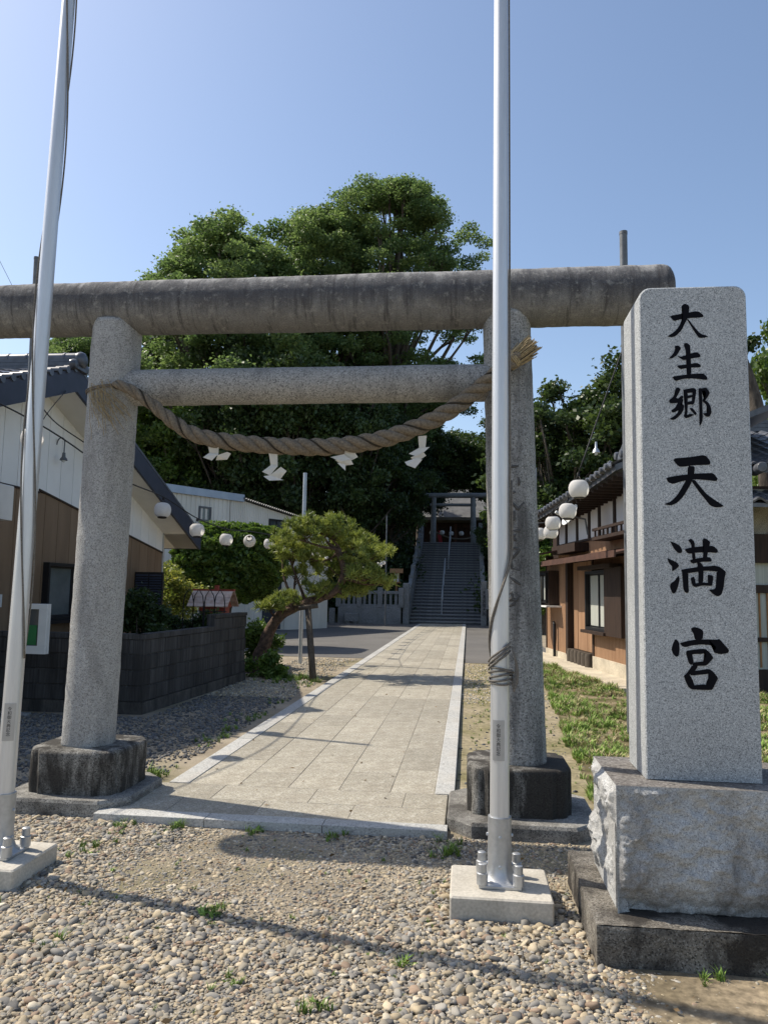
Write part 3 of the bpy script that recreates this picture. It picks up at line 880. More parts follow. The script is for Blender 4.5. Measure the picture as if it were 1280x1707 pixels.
def text_mesh(name, body, size, mat, vertical=True, depth=0.0):
    """vertical line of characters, centred on x, running down from z = 0, facing -y"""
    m = MB()
    for i, chx in enumerate(body):
        cu = bpy.data.curves.new('txt', 'FONT')
        cu.body = chx
        cu.size = size
        ob = bpy.data.objects.new('txt', cu)
        me = bpy.data.meshes.new_from_object(ob)
        if len(me.vertices):
            xs = [v.co.x for v in me.vertices]
            cx = (min(xs) + max(xs)) / 2
            m.add([(v.co.x - cx, 0, v.co.y - size * (i + 0.85)) for v in me.vertices], [tuple(p.vertices) for p in me.polygons])
        bpy.data.objects.remove(ob)
        bpy.data.curves.remove(cu)
        bpy.data.meshes.remove(me)
    return m


tm = text_mesh('t', '天満宮御大典', 0.2, 'black_paint')
tm.v = [(x + 0.75, y + 36.594, z + 1.65) for x, y, z in tm.v]
tm.build('lettering', 'black_paint', gp)
sb = thing('stone_bench', (-5.5, 36.1, 0), 'low grey stone block standing before the stone fence', 'stone block')
MB().cbox(-5.75, -5.1, 35.95, 36.3, 0.12, 0.5, 0.02).build('block', 'fence_stone', sb)
MB().box(-5.68, -5.5, 36.0, 36.25, 0, 0.125).build('foot', 'fence_stone', sb)
MB().box(-5.35, -5.17, 36.0, 36.25, 0, 0.125).build('foot', 'fence_stone', sb)
sp = MB().cbox(-6.5, -6.25, 36.0, 36.3, 0, 0.72, 0.02).build('stone_stump', 'fence_stone', loc=(-6.37, 36.15, 0))
props(sp, 'short plain stone post at the outer end of the fence', 'post')
# ------------------------------------------------------------------ the near torii (stone arch)
TY = 5.55
torii = thing('torii_arch', (-1.2, TY, 0), 'weathered grey stone arch with round pillars spanning the path', 'torii')


def rough_tube(p0, p1, r0, r1, n, seg, amp, seed, bulge=0.0, end_round=0.0):
    m = MB()
    p0, p1 = Vector(p0), Vector(p1)
    d = (p1 - p0).normalized()
    a = d.cross(Vector((0, 1, 0))) if abs(d.y) < 0.9 else d.cross(Vector((1, 0, 0)))
    a.normalize()
    b = d.cross(a)
    ts = [i / seg for i in range(seg + 1)]
    prof = [(t_, r0 + (r1 - r0) * t_ + bulge * math.sin(math.pi * t_)) for t_ in ts]
    if end_round:
        Lh = (p1 - p0).length
        e = end_round / Lh
        pr = []
        for k in range(5):
            an = k / 5 * math.pi / 2
            pr.append((e * (1 - math.sin(an)), r0 - end_round * (1 - math.cos(an)) ))
        pr = [(e * (1 - math.sin(k / 4 * math.pi / 2)), r0 - end_round * (1 - math.sin(math.pi / 2 * k / 4))) for k in range(5)]
        pr = [(e * (1 - math.cos(k / 4 * math.pi / 2)), r0 - end_round + end_round * math.sin(k / 4 * math.pi / 2)) for k in range(5)]
        po = [(1 - t_, r_ - r0 + r1) for t_, r_ in reversed(pr)]
        prof = pr + [q for q in prof if e * 1.2 < q[0] < 1 - e * 1.2] + po
    for t_, r_ in prof:
        c = p0.lerp(p1, t_)
        for k in range(n):
            an = 2 * math.pi * k / n
            dirv = a * math.cos(an) + b * math.sin(an)
            q = c + dirv * r_
            w = mnoise.fractal(q * 14 + Vector((seed, 0, 0)), 0.9, 2.0, 4) * amp + mnoise.noise(q * 3 + Vector((seed, 5, 0))) * amp * 1.2
            m.v.append(tuple(q + dirv * w))
    np_ = len(prof)
    for i in range(np_ - 1):
        for k in range(n):
            m.f.append((i * n + k, i * n + (k + 1) % n, (i + 1) * n + (k + 1) % n, (i + 1) * n + k))
    m.f.append(tuple(range(n - 1, -1, -1)))
    m.f.append(tuple((np_ - 1) * n + k for k in range(n)))
    return m


rough_tube((-2.775, TY, 0.385), (-2.72, TY, 3.58), 0.187, 0.185, 48, 110, 0.0028, 1).build('pillar', 'torii_stone', torii, 'all')
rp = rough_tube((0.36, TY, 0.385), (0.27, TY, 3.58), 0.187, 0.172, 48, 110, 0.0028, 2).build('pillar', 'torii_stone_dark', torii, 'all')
for st_ in CARVING:
    cv = MB()
    pts = [Vector((x / 1000, y / 1000 + 0.004, z / 1000)) for x, y, z in st_]
    fine = []
    for i in range(len(pts) - 1):
        for k in range(4):
            fine.append(pts[i].lerp(pts[i + 1], k / 4))
    fine.append(pts[-1])
    nn = len(fine)
    cv.tube(fine, [0.005 + 0.007 * math.sin(math.pi * (i + 0.4) / (nn + 0.2)) for i in range(nn)], 6)
    props(cv.build('carved_stroke', 'carving_shade', rp, 'all'), 'eroded stroke of the cursive characters cut into the pillar')
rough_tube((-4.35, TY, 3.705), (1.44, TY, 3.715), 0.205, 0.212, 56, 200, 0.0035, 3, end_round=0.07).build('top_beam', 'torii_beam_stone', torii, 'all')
rough_tube((-2.74, TY, 3.075), (0.29, TY, 3.08), 0.138, 0.136, 40, 110, 0.0022, 4).build('tie_beam', 'tie_beam_stone', torii, 'all')


def lobed(cx, cy, hx, hy, r, inset):
    """plan of the plinth: a block whose corners are cut back into rounded shafts"""
    P = []
    for sx, sy, a0 in ((1, 1, 0), (-1, 1, 90), (-1, -1, 180), (1, -1, 270)):
        ccx, ccy = cx + sx * (hx - r - inset), cy + sy * (hy - r - inset)
        pts = []
        pts_a = [(R(a0 - 12 + k * (114 / 8))) for k in range(9)]
        arcp = [(ccx + math.cos(a) * r, ccy + math.sin(a) * r) for a in pts_a]
        if sx * sy > 0:
            pre = (cx + sx * hx, cy + sy * (hy - 2 * r - inset + 0.02))
            post = (cx + sx * (hx - 2 * r - inset + 0.02), cy + sy * hy)
        else:
            pre = (cx + sx * (hx - 2 * r - inset + 0.02), cy + sy * hy)
            post = (cx + sx * hx, cy + sy * (hy - 2 * r - inset + 0.02))
        P += [pre] + arcp + [post]
    return P


def plinth(cx, z0, z1, hx, hy):
    m = MB()
    P = lobed(cx, TY + 0.02, hx, hy, 0.065, 0.03)
    ctr = (cx, TY + 0.02)
    n = len(P)
    lev = [(z0, 1.0)] + [(z0 + (z1 - 0.03 - z0) * k / 8, 1.0) for k in range(1, 9)] + [(z1 - 0.01, 0.985), (z1, 0.95)]
    for z, s in lev:
        for (x, y) in P:
            x2, y2 = ctr[0] + (x - ctr[0]) * s, ctr[1] + (y - ctr[1]) * s
            w = mnoise.fractal(Vector((x2 * 9, y2 * 9, z * 9)), 0.9, 2.0, 4) * 0.005
            m.v.append((x2 + w, y2 + w * 0.7, z + (w if z > z0 + 0.05 else 0)))
    for i in range(len(lev) - 1):
        for k in range(n):
            m.f.append((i * n + k, i * n + (k + 1) % n, (i + 1) * n + (k + 1) % n, (i + 1) * n + k))
    m.f.append(tuple(range(n - 1, -1, -1)))
    m.f.append(tuple((len(lev) - 1) * n + k for k in range(n)))
    m.build('plinth', 'plinth_stone', torii, True)


plinth(-2.765, 0.10, 0.40, 0.345, 0.34)
plinth(0.345, 0.09, 0.40, 0.345, 0.33)


def plinth_slab(cx, hx, hy, h):
    c = 0.16
    P = [(cx - hx + c, TY - hy), (cx + hx - c, TY - hy), (cx + hx, TY - hy + c), (cx + hx, TY + hy - c), (cx + hx - c, TY + hy), (cx - hx + c, TY + hy), (cx - hx, TY + hy - c), (cx - hx, TY - hy + c)]
    m = MB()
    n = 8
    for z, s in ((0.0, 1.0), (h - 0.02, 1.0), (h, 0.975)):
        for x, y in P:
            m.v.append((cx + (x - cx) * s, TY + (y - TY) * s, z))
    for i in range(2):
        for k in range(n):
            m.f.append((i * n + k, i * n + (k + 1) % n, (i + 1) * n + (k + 1) % n, (i + 1) * n + k))
    m.f.append(tuple(range(n - 1, -1, -1)))
    m.f.append(tuple(16 + k for k in range(n)))
    m.build('plinth_slab', 'plinth_slab_stone', torii)


plinth_slab(-2.765, 0.455, 0.44, 0.105)
plinth_slab(0.36, 0.49, 0.47, 0.095)

# ------------------------------------------------------------------ straw rope and paper streamers
rope = thing('straw_rope', (-1.2, 5.33, 2.5), 'thick twisted straw rope sagging between the arch pillars', 'rope')
KN = [(-2.63, 5.375, 3.06), (-2.52, 5.35, 3.02), (-2.36, 5.35, 2.92), (-2.12, 5.36, 2.735), (-1.95, 5.36, 2.655), (-1.7, 5.37, 2.61), (-1.2, 5.37, 2.575), (-0.8, 5.37, 2.595), (-0.48, 5.37, 2.67), (-0.17, 5.36, 2.81), (0.06, 5.345, 2.975), (0.22, 5.30, 3.10), (0.345, 5.29, 3.20)]


def catmull(K, per):
    K = [Vector(k) for k in K]
    out = []
    for i in range(len(K) - 1):
        p0, p1, p2, p3 = K[max(i - 1, 0)], K[i], K[i + 1], K[min(i + 2, len(K) - 1)]
        for k in range(per):
            t_ = k / per
            out.append(0.5 * ((2 * p1) + (p2 - p0) * t_ + (2 * p0 - 5 * p1 + 4 * p2 - p3) * t_ ** 2 + (3 * p1 - p0 - 3 * p2 + p3) * t_ ** 3))
    out.append(K[-1])
    return out


RC = catmull(KN, 24)
RL = [0.0]
for i in range(1, len(RC)):
    RL.append(RL[-1] + (RC[i] - RC[i - 1]).length)
TOT = RL[-1]


def rope_r(s):
    u = s / TOT
    return 0.033 + 0.024 * min(1.0, u / 0.3) - 0.004 * max(0.0, (u - 0.8) / 0.2)


def rope_frame(i):
    d = (RC[min(i + 1, len(RC) - 1)] - RC[max(i - 1, 0)]).normalized()
    a = Vector((0, -1, 0))
    a = (a - d * a.dot(d)).normalized()
    return d, a, d.cross(a)


NST = 3
for s_ in range(NST):
    m = MB()
    pts, rad = [], []
    for i in range(len(RC)):
        d, a, b = rope_frame(i)
        ph = RL[i] / 0.35 * 2 * math.pi + s_ * 2 * math.pi / NST
        Rr = rope_r(RL[i])
        pts.append(RC[i] + (a * math.cos(ph) + b * math.sin(ph)) * Rr * 0.54)
        rad.append(Rr * 0.565 * (1 + 0.05 * mnoise.noise(RC[i] * 20 + Vector((s_ * 9, 0, 0)))))
    m.tube(pts, rad, 14)
    # fine straw ridges running along the strand
    k = 14
    m.v = [tuple(Vector(p) + (Vector(p) - pts[min(j // k, len(pts) - 1)]) * (0.10 * ((j % k) % 2)) + Vector((0, 0, 0.002 * mnoise.noise(Vector(p) * 90)))) for j, p in enumerate(m.v)]
    so = m.build('strand', 'straw', rope, 'all')
# dark binding twine in the groove of the twist
m = MB()
pts = []
for i in range(len(RC)):
    d, a, b = rope_frame(i)
    ph = RL[i] / 0.35 * 2 * math.pi + math.pi / NST
    pts.append(RC[i] + (a * math.cos(ph) + b * math.sin(ph)) * rope_r(RL[i]) * 0.90)
m.tube(pts, 0.006, 6)
m.build('binding_twine', 'straw_twine', rope, 'all')
# cut end: a sheaf of straw
m = MB()
e0 = RC[-1]
ed = (RC[-1] - RC[-4]).normalized()
for k in range(190):
    an, rr = rnd.uniform(0, 6.283), math.sqrt(rnd.random()) * 0.05
    d, a, b = rope_frame(len(RC) - 1)
    base = e0 - ed * 0.10 + (a * math.cos(an) + b * math.sin(an)) * rr
    tip = e0 + ed * rnd.uniform(0.05, 0.15) + (a * math.cos(an) + b * math.sin(an)) * rr * rnd.uniform(1.15, 1.55) + Vector((rnd.uniform(-.012, .012), 0, rnd.uniform(-.012, .012)))
    m.tube([base, base.lerp(tip, 0.5), tip], [0.0042, 0.004, 0.0028], 4)
m.build('cut_end', 'straw_pale', rope)
m = MB()
for k in range(3):
    d, a, b = rope_frame(len(RC) - 1)
    c = e0 - ed * (0.03 + 0.012 * k) 
    m.tube([c + (a * math.cos(q / 16 * 6.283) + b * math.sin(q / 16 * 6.283)) * 0.056 for q in range(16)], 0.006, 6, closed=True)
m.build('end_tie', 'straw_pale', rope, 'all')
# loose straws where the thin end is tied round the pillar
m = MB()
for k in range(46):
    th = rnd.uniform(-2.2, -1.15)
    z0 = rnd.uniform(2.98, 3.1)
    P = []
    L = rnd.uniform(0.12, 0.36)
    dth = rnd.uniform(-0.1, 1.1)
    for q in range(7):
        u = q / 6
        t_ = th + dth * u * u
        rr = 0.192 + 0.012 * rnd.random() + 0.02 * u * rnd.random()
        P.append((-2.728 + math.cos(t_) * rr, TY + math.sin(t_) * rr, z0 - L * u + 0.03 * math.sin(u * 3)))
    m.tube(P, 0.0022, 4)
m.build('loose_straw', 'straw_pale', rope)
m = MB()
for k in range(2):
    P = []
    for q in range(40):
        a = q / 40 * 6.283
        P.append((-2.728 + math.cos(a) * (0.196 + 0.004 * (k % 2)), TY + math.sin(a) * (0.196 + 0.004 * (k % 2)), 3.05 + 0.035 * math.sin(a + 1.0) + 0.014 * k))
    m.tube(P, 0.005, 6, closed=True)
m.build('pillar_tie', 'straw', rope, 'all')


SLAB = ['white paper streamer blown sideways, nearest the plain arch pillar', 'white paper streamer hanging longest, second along the rope from the plain pillar', 'white paper streamer curled flat under the middle of the straw rope', 'white zigzag paper streamer nearest the metal flagpole and carved pillar']
for lab, PL in zip(SLAB, STREAMERS):
    p0 = Vector(PL[0][0]) / 1000 + Vector((0, 0, 0.02))
    o = thing('paper_streamer', tuple(p0), lab, 'paper streamer', 'white paper streamers on the straw rope')
    m = MB()
    for k, poly in enumerate(PL):
        vs = [Vector(q) / 1000 for q in poly]
        if k == 0:
            vs[0].z += 0.03
            vs[1].z += 0.03
        nn = len(vs)
        nrm = (vs[1] - vs[0]).cross(vs[2] - vs[0]).normalized() * 0.0007
        m.add([v_ + nrm for v_ in vs] + [v_ - nrm for v_ in vs], [tuple(range(nn)), tuple(range(2 * nn - 1, nn - 1, -1))] + [(i, nn + i, nn + (i + 1) % nn, (i + 1) % nn) for i in range(nn)])
    m.build('folded_paper', 'white_paper', o)

# ------------------------------------------------------------------ inscribed stone monument
stele = thing('stone_monument', (1.07, 3.95, 0), 'tall grey granite monument carved with six large black characters', 'monument')
SX0, SX1, SYF, SYB, SZ0, SZ1 = 0.815, 1.325, 3.735, 4.11, 0.715, 3.045
m = MB()
rc = 0.055
pf = []
tp = 0.982
for sx in (-1, 1):
    pass
cx, hw = (SX0 + SX1) / 2, (SX1 - SX0) / 2
prof = [(-hw, SZ0), (hw, SZ0)]
ht = hw * tp
for k in range(7):
    a = k / 6 * math.pi / 2
    prof.append((ht - rc + rc * math.cos(a), SZ1 - rc + rc * math.sin(a)))
for k in range(7):
    a = math.pi / 2 + k / 6 * math.pi / 2
    prof.append((-ht + rc + rc * math.cos(a), SZ1 - rc + rc * math.sin(a)))
n = len(prof)
ch_ = 0.006
rings = [(SYF, ch_), (SYF + ch_, 0.0), (SYB - ch_, 0.0), (SYB, ch_)]
for yy, ins in rings:
    for x, z in prof:
        f_ = 1 - ins / hw
        zz = z if z <= SZ0 + 1e-6 else z - ins
        m.v.append((cx + x * f_, yy, zz))
for i in range(3):
    for k in range(n):
        m.f.append((i * n + k, i * n + (k + 1) % n, (i + 1) * n + (k + 1) % n, (i + 1) * n + k))
m.f.append(tuple(range(n)))
m.f.append(tuple(3 * n + k for k in range(n - 1, -1, -1)))
# outward winding
m.f = [tuple(reversed(q)) for q in m.f]
m.f = [tuple(reversed(q)) for q in m.f[:-2]] + [tuple(reversed(m.f[-2])), tuple(reversed(m.f[-1]))]
m.build('shaft', 'stele_granite', stele, True)
import bmesh
for gi_, G_ in enumerate(GLYPHS):
    bm = bmesh.new()
    for si, poly in enumerate(G_):
        yv = SYF - 0.0015 - 0.00015 * si
        # round the stroke outline with one pass of corner cutting
        P = []
        k = len(poly)
        for i in range(k):
            a, b = Vector(poly[i]), Vector(poly[(i + 1) % k])
            P += [a.lerp(b, 0.18), a.lerp(b, 0.82)]
        vs = [bm.verts.new((x / 1e4 + 1.07 - stele.location.x, yv - stele.location.y, z / 1e4)) for x, z in P]
        try:
            fc = bm.faces.new(vs)
        except ValueError:
            continue
    bmesh.ops.triangulate(bm, faces=bm.faces[:])
    ext = bmesh.ops.extrude_face_region(bm, geom=bm.faces[:])
    for el in ext['geom']:
        if isinstance(el, bmesh.types.BMVert):
            el.co.y += 0.004
    me = bpy.data.meshes.new('character')
    bm.to_mesh(me)
    bm.free()
    me.materials.append(MATS['black_paint'])
    put('character', me, stele)

# rough-hewn base block: drafted edges, rock faces
BX0, BX1, BY0, BY1, BZ0, BZ1 = 0.655, 1.52, 3.60, 4.22, 0.17, 0.712


def rock_face(o, u, v, nrm, nu, nv, amp, seed, margin=0.035, under=0.0):
    """grid over o + a*u + b*v pushed along nrm by rocky noise, flat along the drafted margin"""
    m = MB()
    o, u, v, nrm = Vector(o), Vector(u), Vector(v), Vector(nrm)
    for j in range(nv + 1):
        for i in range(nu + 1):
            a, b = i / nu, j / nv
            p = o + u * a + v * b
            e = min(a * u.length, (1 - a) * u.length, (1 - b) * v.length)
            w = min(1.0, max(0.0, (e - margin * 0.3) / margin))
            d1 = mnoise.fractal(p * 3.2 + Vector((seed, 0, 0)), 0.8, 2.1, 6)
            d2 = abs(mnoise.fractal(p * 7 + Vector((0, seed, 0)), 0.8, 2.1, 5))
            r1 = mnoise.cell(p * 6 + Vector((seed, seed, 0)))
            h = amp * (0.45 + d1 * 1.1 - d2 * 0.9 + 0.25 * (1 - abs(mnoise.noise(p * 11 + Vector((seed, 2, 0))))) ** 6) * w
            if under:
                h -= under * max(0.0, 0.22 - b) / 0.22 * w
            m.v.append(tuple(p + nrm * h))
    for j in range(nv):
        for i in range(nu):
            k = j * (nu + 1) + i
            m.f.append((k, k + 1, k + nu + 2, k + nu + 1))
    return m


m = rock_face((BX0, BY0, BZ0), (BX1 - BX0, 0, 0), (0, 0, BZ1 - BZ0), (0, -1, 0), 130, 80, 0.026, 3.1, 0.022, 0.055)
m2 = rock_face((BX0, BY1, BZ0), (0, BY0 - BY1, 0), (0, 0, BZ1 - BZ0), (-1, 0, 0), 72, 62, 0.036, 8.4, 0.02, 0.05)
m.add(m2.v, m2.f)
m3 = rock_face((BX1, BY0, BZ0), (0, BY1 - BY0, 0), (0, 0, BZ1 - BZ0), (1, 0, 0), 20, 16, 0.03, 5.4, 0.02)
m.add(m3.v, m3.f)
m.box(BX0 + 0.004, BX1 - 0.004, BY0 + 0.06, BY1, BZ0, BZ1 - 0.002)
m.build('base_block', 'rough_granite', stele, True)
MB().add([(BX0, BY0, BZ1), (BX1, BY0, BZ1), (BX1, BY1, BZ1), (BX0, BY1, BZ1)], [(0, 1, 2, 3)]).build('base_top', 'base_top_granite', stele)
# dark worn kerb under it
m = MB()
KX0, KX1, KY0, KY1, KZ = 0.545, 1.75, 3.47, 4.42, 0.168
gu, gv = 60, 12
kf = rock_face((KX0, KY0, 0.0), (KX1 - KX0, 0, 0), (0, 0, KZ), (0, -1, 0), 70, 12, 0.008, 1.7, 0.004)
m.add(kf.v, kf.f)
kf = rock_face((KX0, KY1, 0.0), (0, KY0 - KY1, 0), (0, 0, KZ), (-1, 0, 0), 56, 12, 0.008, 2.7, 0.004)
m.add(kf.v, kf.f)
kf = rock_face((KX0, KY0, KZ), (KX1 - KX0, 0, 0), (0, KY1 - KY0, 0), (0, 0, 1), 70, 56, 0.006, 4.7, 0.006)
m.add(kf.v, kf.f)
m.box(KX0 + 0.01, KX1, KY0 + 0.012, KY1, 0, KZ - 0.01)
m.build('foundation_kerb', 'kerb_dark_stone', stele, True)

# ------------------------------------------------------------------ flagpoles


def flagpole(x, y, label, name_side, wrap_z=None, pad=0.0):
    f = thing('flagpole', (x, y, 0), label, 'flagpole', 'metal flagpoles before the arch')
    MB().cbox(x - 0.245 + pad, x + 0.245 + pad, y - 0.22, y + 0.22, 0.0, 0.11, 0.008).build('concrete_pad', 'pad_concrete', f)
    z0 = 0.112
    m = MB()
    m.cbox(x - 0.105, x + 0.105, y - 0.105, y + 0.105, z0, z0 + 0.016, 0.004)
    m.build('base_plate', 'cast_metal', f)
    m = MB()
    m.lathe((x, y, z0 + 0.016), [(0.098, 0.0), (0.078, 0.015), (0.064, 0.05), (0.0595, 0.09), (0.0585, 0.30), (0.0585, 0.302), (0.05, 0.302)], 32)
    m.build('base_sleeve', 'cast_metal', f, True)
    for sx in (-1, 1):
        for sy in (-1, 1):
            m = MB()
            m.lathe((x + sx * 0.088, y + sy * 0.088, z0 + 0.0165), [(0.028, 0), (0.028, 0.052), (0.022, 0.055), (0.021, 0.095), (0.017, 0.098)], 14)
            m.build('anchor_bolt_cap', 'cast_metal', f, True)
    for zz in (0.20, 0.34):
        for a in (-1.57, 0.0, 3.14):
            MB().lathe((x + math.cos(a) * 0.0575, y + math.sin(a) * 0.0575, zz), [(0.009, 0), (0.009, 0.008), (0.004, 0.010)], 8, (math.cos(a), math.sin(a), 0)).build('bolt', 'galvanised', f, True)
    # tapered, softly fluted extrusion
    m = MB()
    n = 36
    lev = [0.40, 1.0, 2.0, 3.0, 4.0, 5.0, 6.0, 7.0, 8.0]

    def pr(z):
        return 0.0495 - 0.0027 * max(0.0, z - 0.4)
    for z in lev:
        for k in range(n):
            a = 2 * math.pi * k / n
            r_ = pr(z) * (1 - (0.035 if k % 6 == 0 else 0.0))
            m.v.append((x + r_ * math.cos(a), y + r_ * math.sin(a), z))
    for i in range(len(lev) - 1):
        for k in range(n):
            m.f.append((i * n + k, i * n + (k + 1) % n, (i + 1) * n + (k + 1) % n, (i + 1) * n + k))
    m.f.append(tuple((len(lev) - 1) * n + k for k in range(n)))
    m.build('pole', 'aluminium', f, 'all')
    MB().lathe((x, y, 8.0), [(0.03, 0), (0.045, 0.03), (0.05, 0.06), (0.035, 0.1), (0.0, 0.12)], 16, cap=False).build('truck', 'cast_metal', f, True)
    # curved name plate with its lettering
    zc = 0.81
    m = MB()
    hgt, a0, a1 = 0.20, name_side - 0.62, name_side + 0.62
    nn = 10
    for zz in (zc - hgt / 2, zc + hgt / 2):
        for rr in (pr(zc) + 0.0012, pr(zc) + 0.0026):
            for k in range(nn + 1):
                a = a0 + (a1 - a0) * k / nn
                m.v.append((x + math.cos(a) * rr, y + math.sin(a) * rr, zz))
    w = nn + 1
    for k in range(nn):
        m.f += [(w + k, w + k + 1, 3 * w + k + 1, 3 * w + k), (k, w + k, w + k + 1, k + 1), (2 * w + k, 2 * w + k + 1, 3 * w + k + 1, 3 * w + k)]
    pl = m.build('nameplate', 'nameplate_metal', f, True)
    tm_ = text_mesh('t', '令和御大典記念', 0.0225, 'black_paint')
    rr = pr(zc) + 0.0034
    tm_.v = [(x + math.cos(name_side + px_ / rr) * rr, y + math.sin(name_side + px_ / rr) * rr, zc + 0.082 + pz_) for px_, py_, pz_ in tm_.v]
    tm_.build('lettering', 'black_paint', pl)
    # halyard
    m = MB()
    if wrap_z is not None:
        P = []
        zt = 8.0
        z = zt
        a = 0.3
        while z > wrap_z + 0.62:
            P.append((x + math.cos(a) * (pr(z) + 0.008), y + math.sin(a) * (pr(z) + 0.008), z))
            z -= 0.12
            a -= 0.012
        for k in range(40):
            u = k / 39
            a2 = a - u * 3.6
            z2 = wrap_z + 0.62 - u * 0.56
            P.append((x + math.cos(a2) * (pr(z2) + 0.008), y + math.sin(a2) * (pr(z2) + 0.008), z2))
        m.tube(P, 0.0055, 6)
        P = [(p[0] + 0.010, p[1] - 0.002, p[2] + 0.02) for p in P[-44:]]
        m.tube(P, 0.0055, 6)
        for k in range(5):
            zz = wrap_z + 0.015 * k - 0.03
            P = [(x + math.cos(q / 28 * 6.283) * (pr(zz) + 0.012 + 0.003 * (k % 2)) + 0.006, y + math.sin(q / 28 * 6.283) * (pr(zz) + 0.012), zz + 0.012 * math.sin(q / 28 * 6.283 + k)) for q in range(28)]
            m.tube(P, 0.0055, 6, closed=True)
        for k in range(4):
            P = []
            for q in range(14):
                u = q / 13
                P.append((x + 0.058 + 0.022 * math.sin(u * 3.14) + 0.003 * k, y - 0.035 - 0.006 * k, wrap_z + 0.15 - 0.19 * u - 0.012 * k))
            m.tube(P, 0.0055, 6)
        # turns crossing the front of the pole up to the knot
        for k in range(3):
            P = []
            for q in range(16):
                u = q / 15
                a2 = math.pi + 0.15 + u * 2.45
                P.append((x + math.cos(a2) * (pr(1) + 0.010), y + math.sin(a2) * (pr(1) + 0.010), wrap_z + 0.028 + 0.02 * k + 0.10 * u))
            m.tube(P, 0.0055, 6)
        P = [(x + 0.066, y - 0.04, wrap_z), (x + 0.074, y - 0.045, wrap_z - 0.035), (x + 0.083, y - 0.045, wrap_z - 0.05), (x + 0.086, y - 0.045, wrap_z - 0.035), (x + 0.076, y - 0.04, wrap_z + 0.01)]
        m.tube(P, 0.005, 6)
    else:
        for ph, tw in ((-0.6, 1.0), (0.9, 1.0)):
            P = []
            z = 8.0
            while z > 1.15:
                a2 = ph + (8.0 - z) * 1.9 * tw
                P.append((x + math.cos(a2) * (pr(z) + 0.009), y + math.sin(a2) * (pr(z) + 0.009), z))
                z -= 0.05
            m.tube(P, 0.0055, 6)
        a2 = ph + (8.0 - 1.15) * 1.9
        P = [(x + math.cos(a2) * 0.06, y + math.sin(a2) * 0.06, 1.15 - k * 0.03) for k in range(5)]
        m.tube(P, 0.006, 6)
    m.build('halyard', 'halyard_cord', f, 'all')
    return f


flagpole(0.165, 4.06, 'silver metal flagpole in front of the carved arch pillar, cord knotted round it', -1.75, wrap_z=1.13)
fl_ = flagpole(-2.497, 4.06, 'silver metal flagpole at the outer side of the plain arch pillar, cord spiralling up', -1.2, pad=-0.035)
fl_.rotation_euler = (0, 0.0165, 0)
# ------------------------------------------------------------------ block wall
bw = thing('block_wall', (-3.95, 9.2, 0), 'low dark grey ribbed concrete block wall beside the path', 'wall')
WA, WB = Vector((-3.95, 9.2, 0)), Vector((-3.76, 12.95, 0))
wu = (WB - WA).normalized()
wn_ = Vector((wu.y, -wu.x, 0))
WL = (WB - WA).length
MB().frame(WA, wu, wn_, (0, 0, 1), 0.0, WL, -0.14, 0.012, 0, 0.145).build('footing', 'wall_footing', bw)
fu, fv = Vector((-1, -0.02, 0)).normalized(), Vector((0.02, -1, 0)).normalized()
MB().frame(WA, fu, fv, (0, 0, 1), 0.0, 2.6, -0.14, 0.012, 0, 0.145).build('footing', 'wall_footing', bw)
bl_cache = {}


def block(o, u, v, s0, s1, z0, z1):
    k = (round(s1 - s0, 3), round(z1 - z0, 3))
    if k not in bl_cache:
        L, H = k
        g = 0.005
        m = MB()
        m.box(0, L, -0.13, -0.012, 0, H)
        c = 0.008
        a = [(g, -0.012, g), (L - g, -0.012, g), (L - g, -0.012, H - g), (g, -0.012, H - g)]
        b = [(g + c, 0, g + c), (L - g - c, 0, g + c), (L - g - c, 0, H - g - c), (g + c, 0, H - g - c)]
        m.add(a + b, [(4, 5, 6, 7)[::-1], (0, 1, 5, 4), (1, 2, 6, 5), (2, 3, 7, 6), (3, 0, 4, 7)])
        bl_cache[k] = m.mesh('block', 'split_block')
    ob = put('block', bl_cache[k], bw)
    p = o + u * s0 + Vector((0, 0, z0)) - OFF[bw.name]
    ob.matrix_local = Matrix(((u.x, v.x, 0, p.x), (u.y, v.y, 0, p.y), (0, 0, 1, p.z), (0, 0, 0, 1)))


for o_, u_, v_, LL in ((WA, wu, wn_, WL), (WA, fu, fv, 2.6)):
    for c_ in range(5):
        z0 = 0.147 + c_ * 0.19
        lo = 0.0 if c_ < 4 else (2.3 if u_ is wu else 99)
        s = lo + (0.0 if c_ % 2 == 0 else -0.195)
        while s < LL - 0.02:
            a, b = max(s, lo), min(s + 0.39, LL)
            if b - a > 0.05:
                block(o_, u_, v_, a, b, z0, z0 + 0.19)
            s += 0.39
MB().frame(WA, wu, wn_, (0, 0, 1), 0.0, 2.3, -0.14, 0.01, 0.908, 0.97).build('coping', 'split_block', bw)
MB().frame(WA, wu, wn_, (0, 0, 1), 2.301, WL, -0.14, 0.01, 1.098, 1.15).build('coping', 'split_block', bw)
MB().frame(WA, fu, fv, (0, 0, 1), 0.012, 2.6, -0.14, 0.01, 0.908, 0.97).build('coping', 'split_block', bw)

# ------------------------------------------------------------------ low gabled house on the shaded side
HW, HB, AY, SL = -6.4, -5.9, 10.75, 0.37
house = thing('gabled_house', (-6.6, 10.75, 0), 'low house with white and brown panels and a dark navy gable edge', 'house')


def zs(y):
    return 4.48 - SL * abs(y - AY)


def zb(y):
    return 2.97 - 0.146 * max(0.0, y - 10.8) if y > 10.8 else 2.93


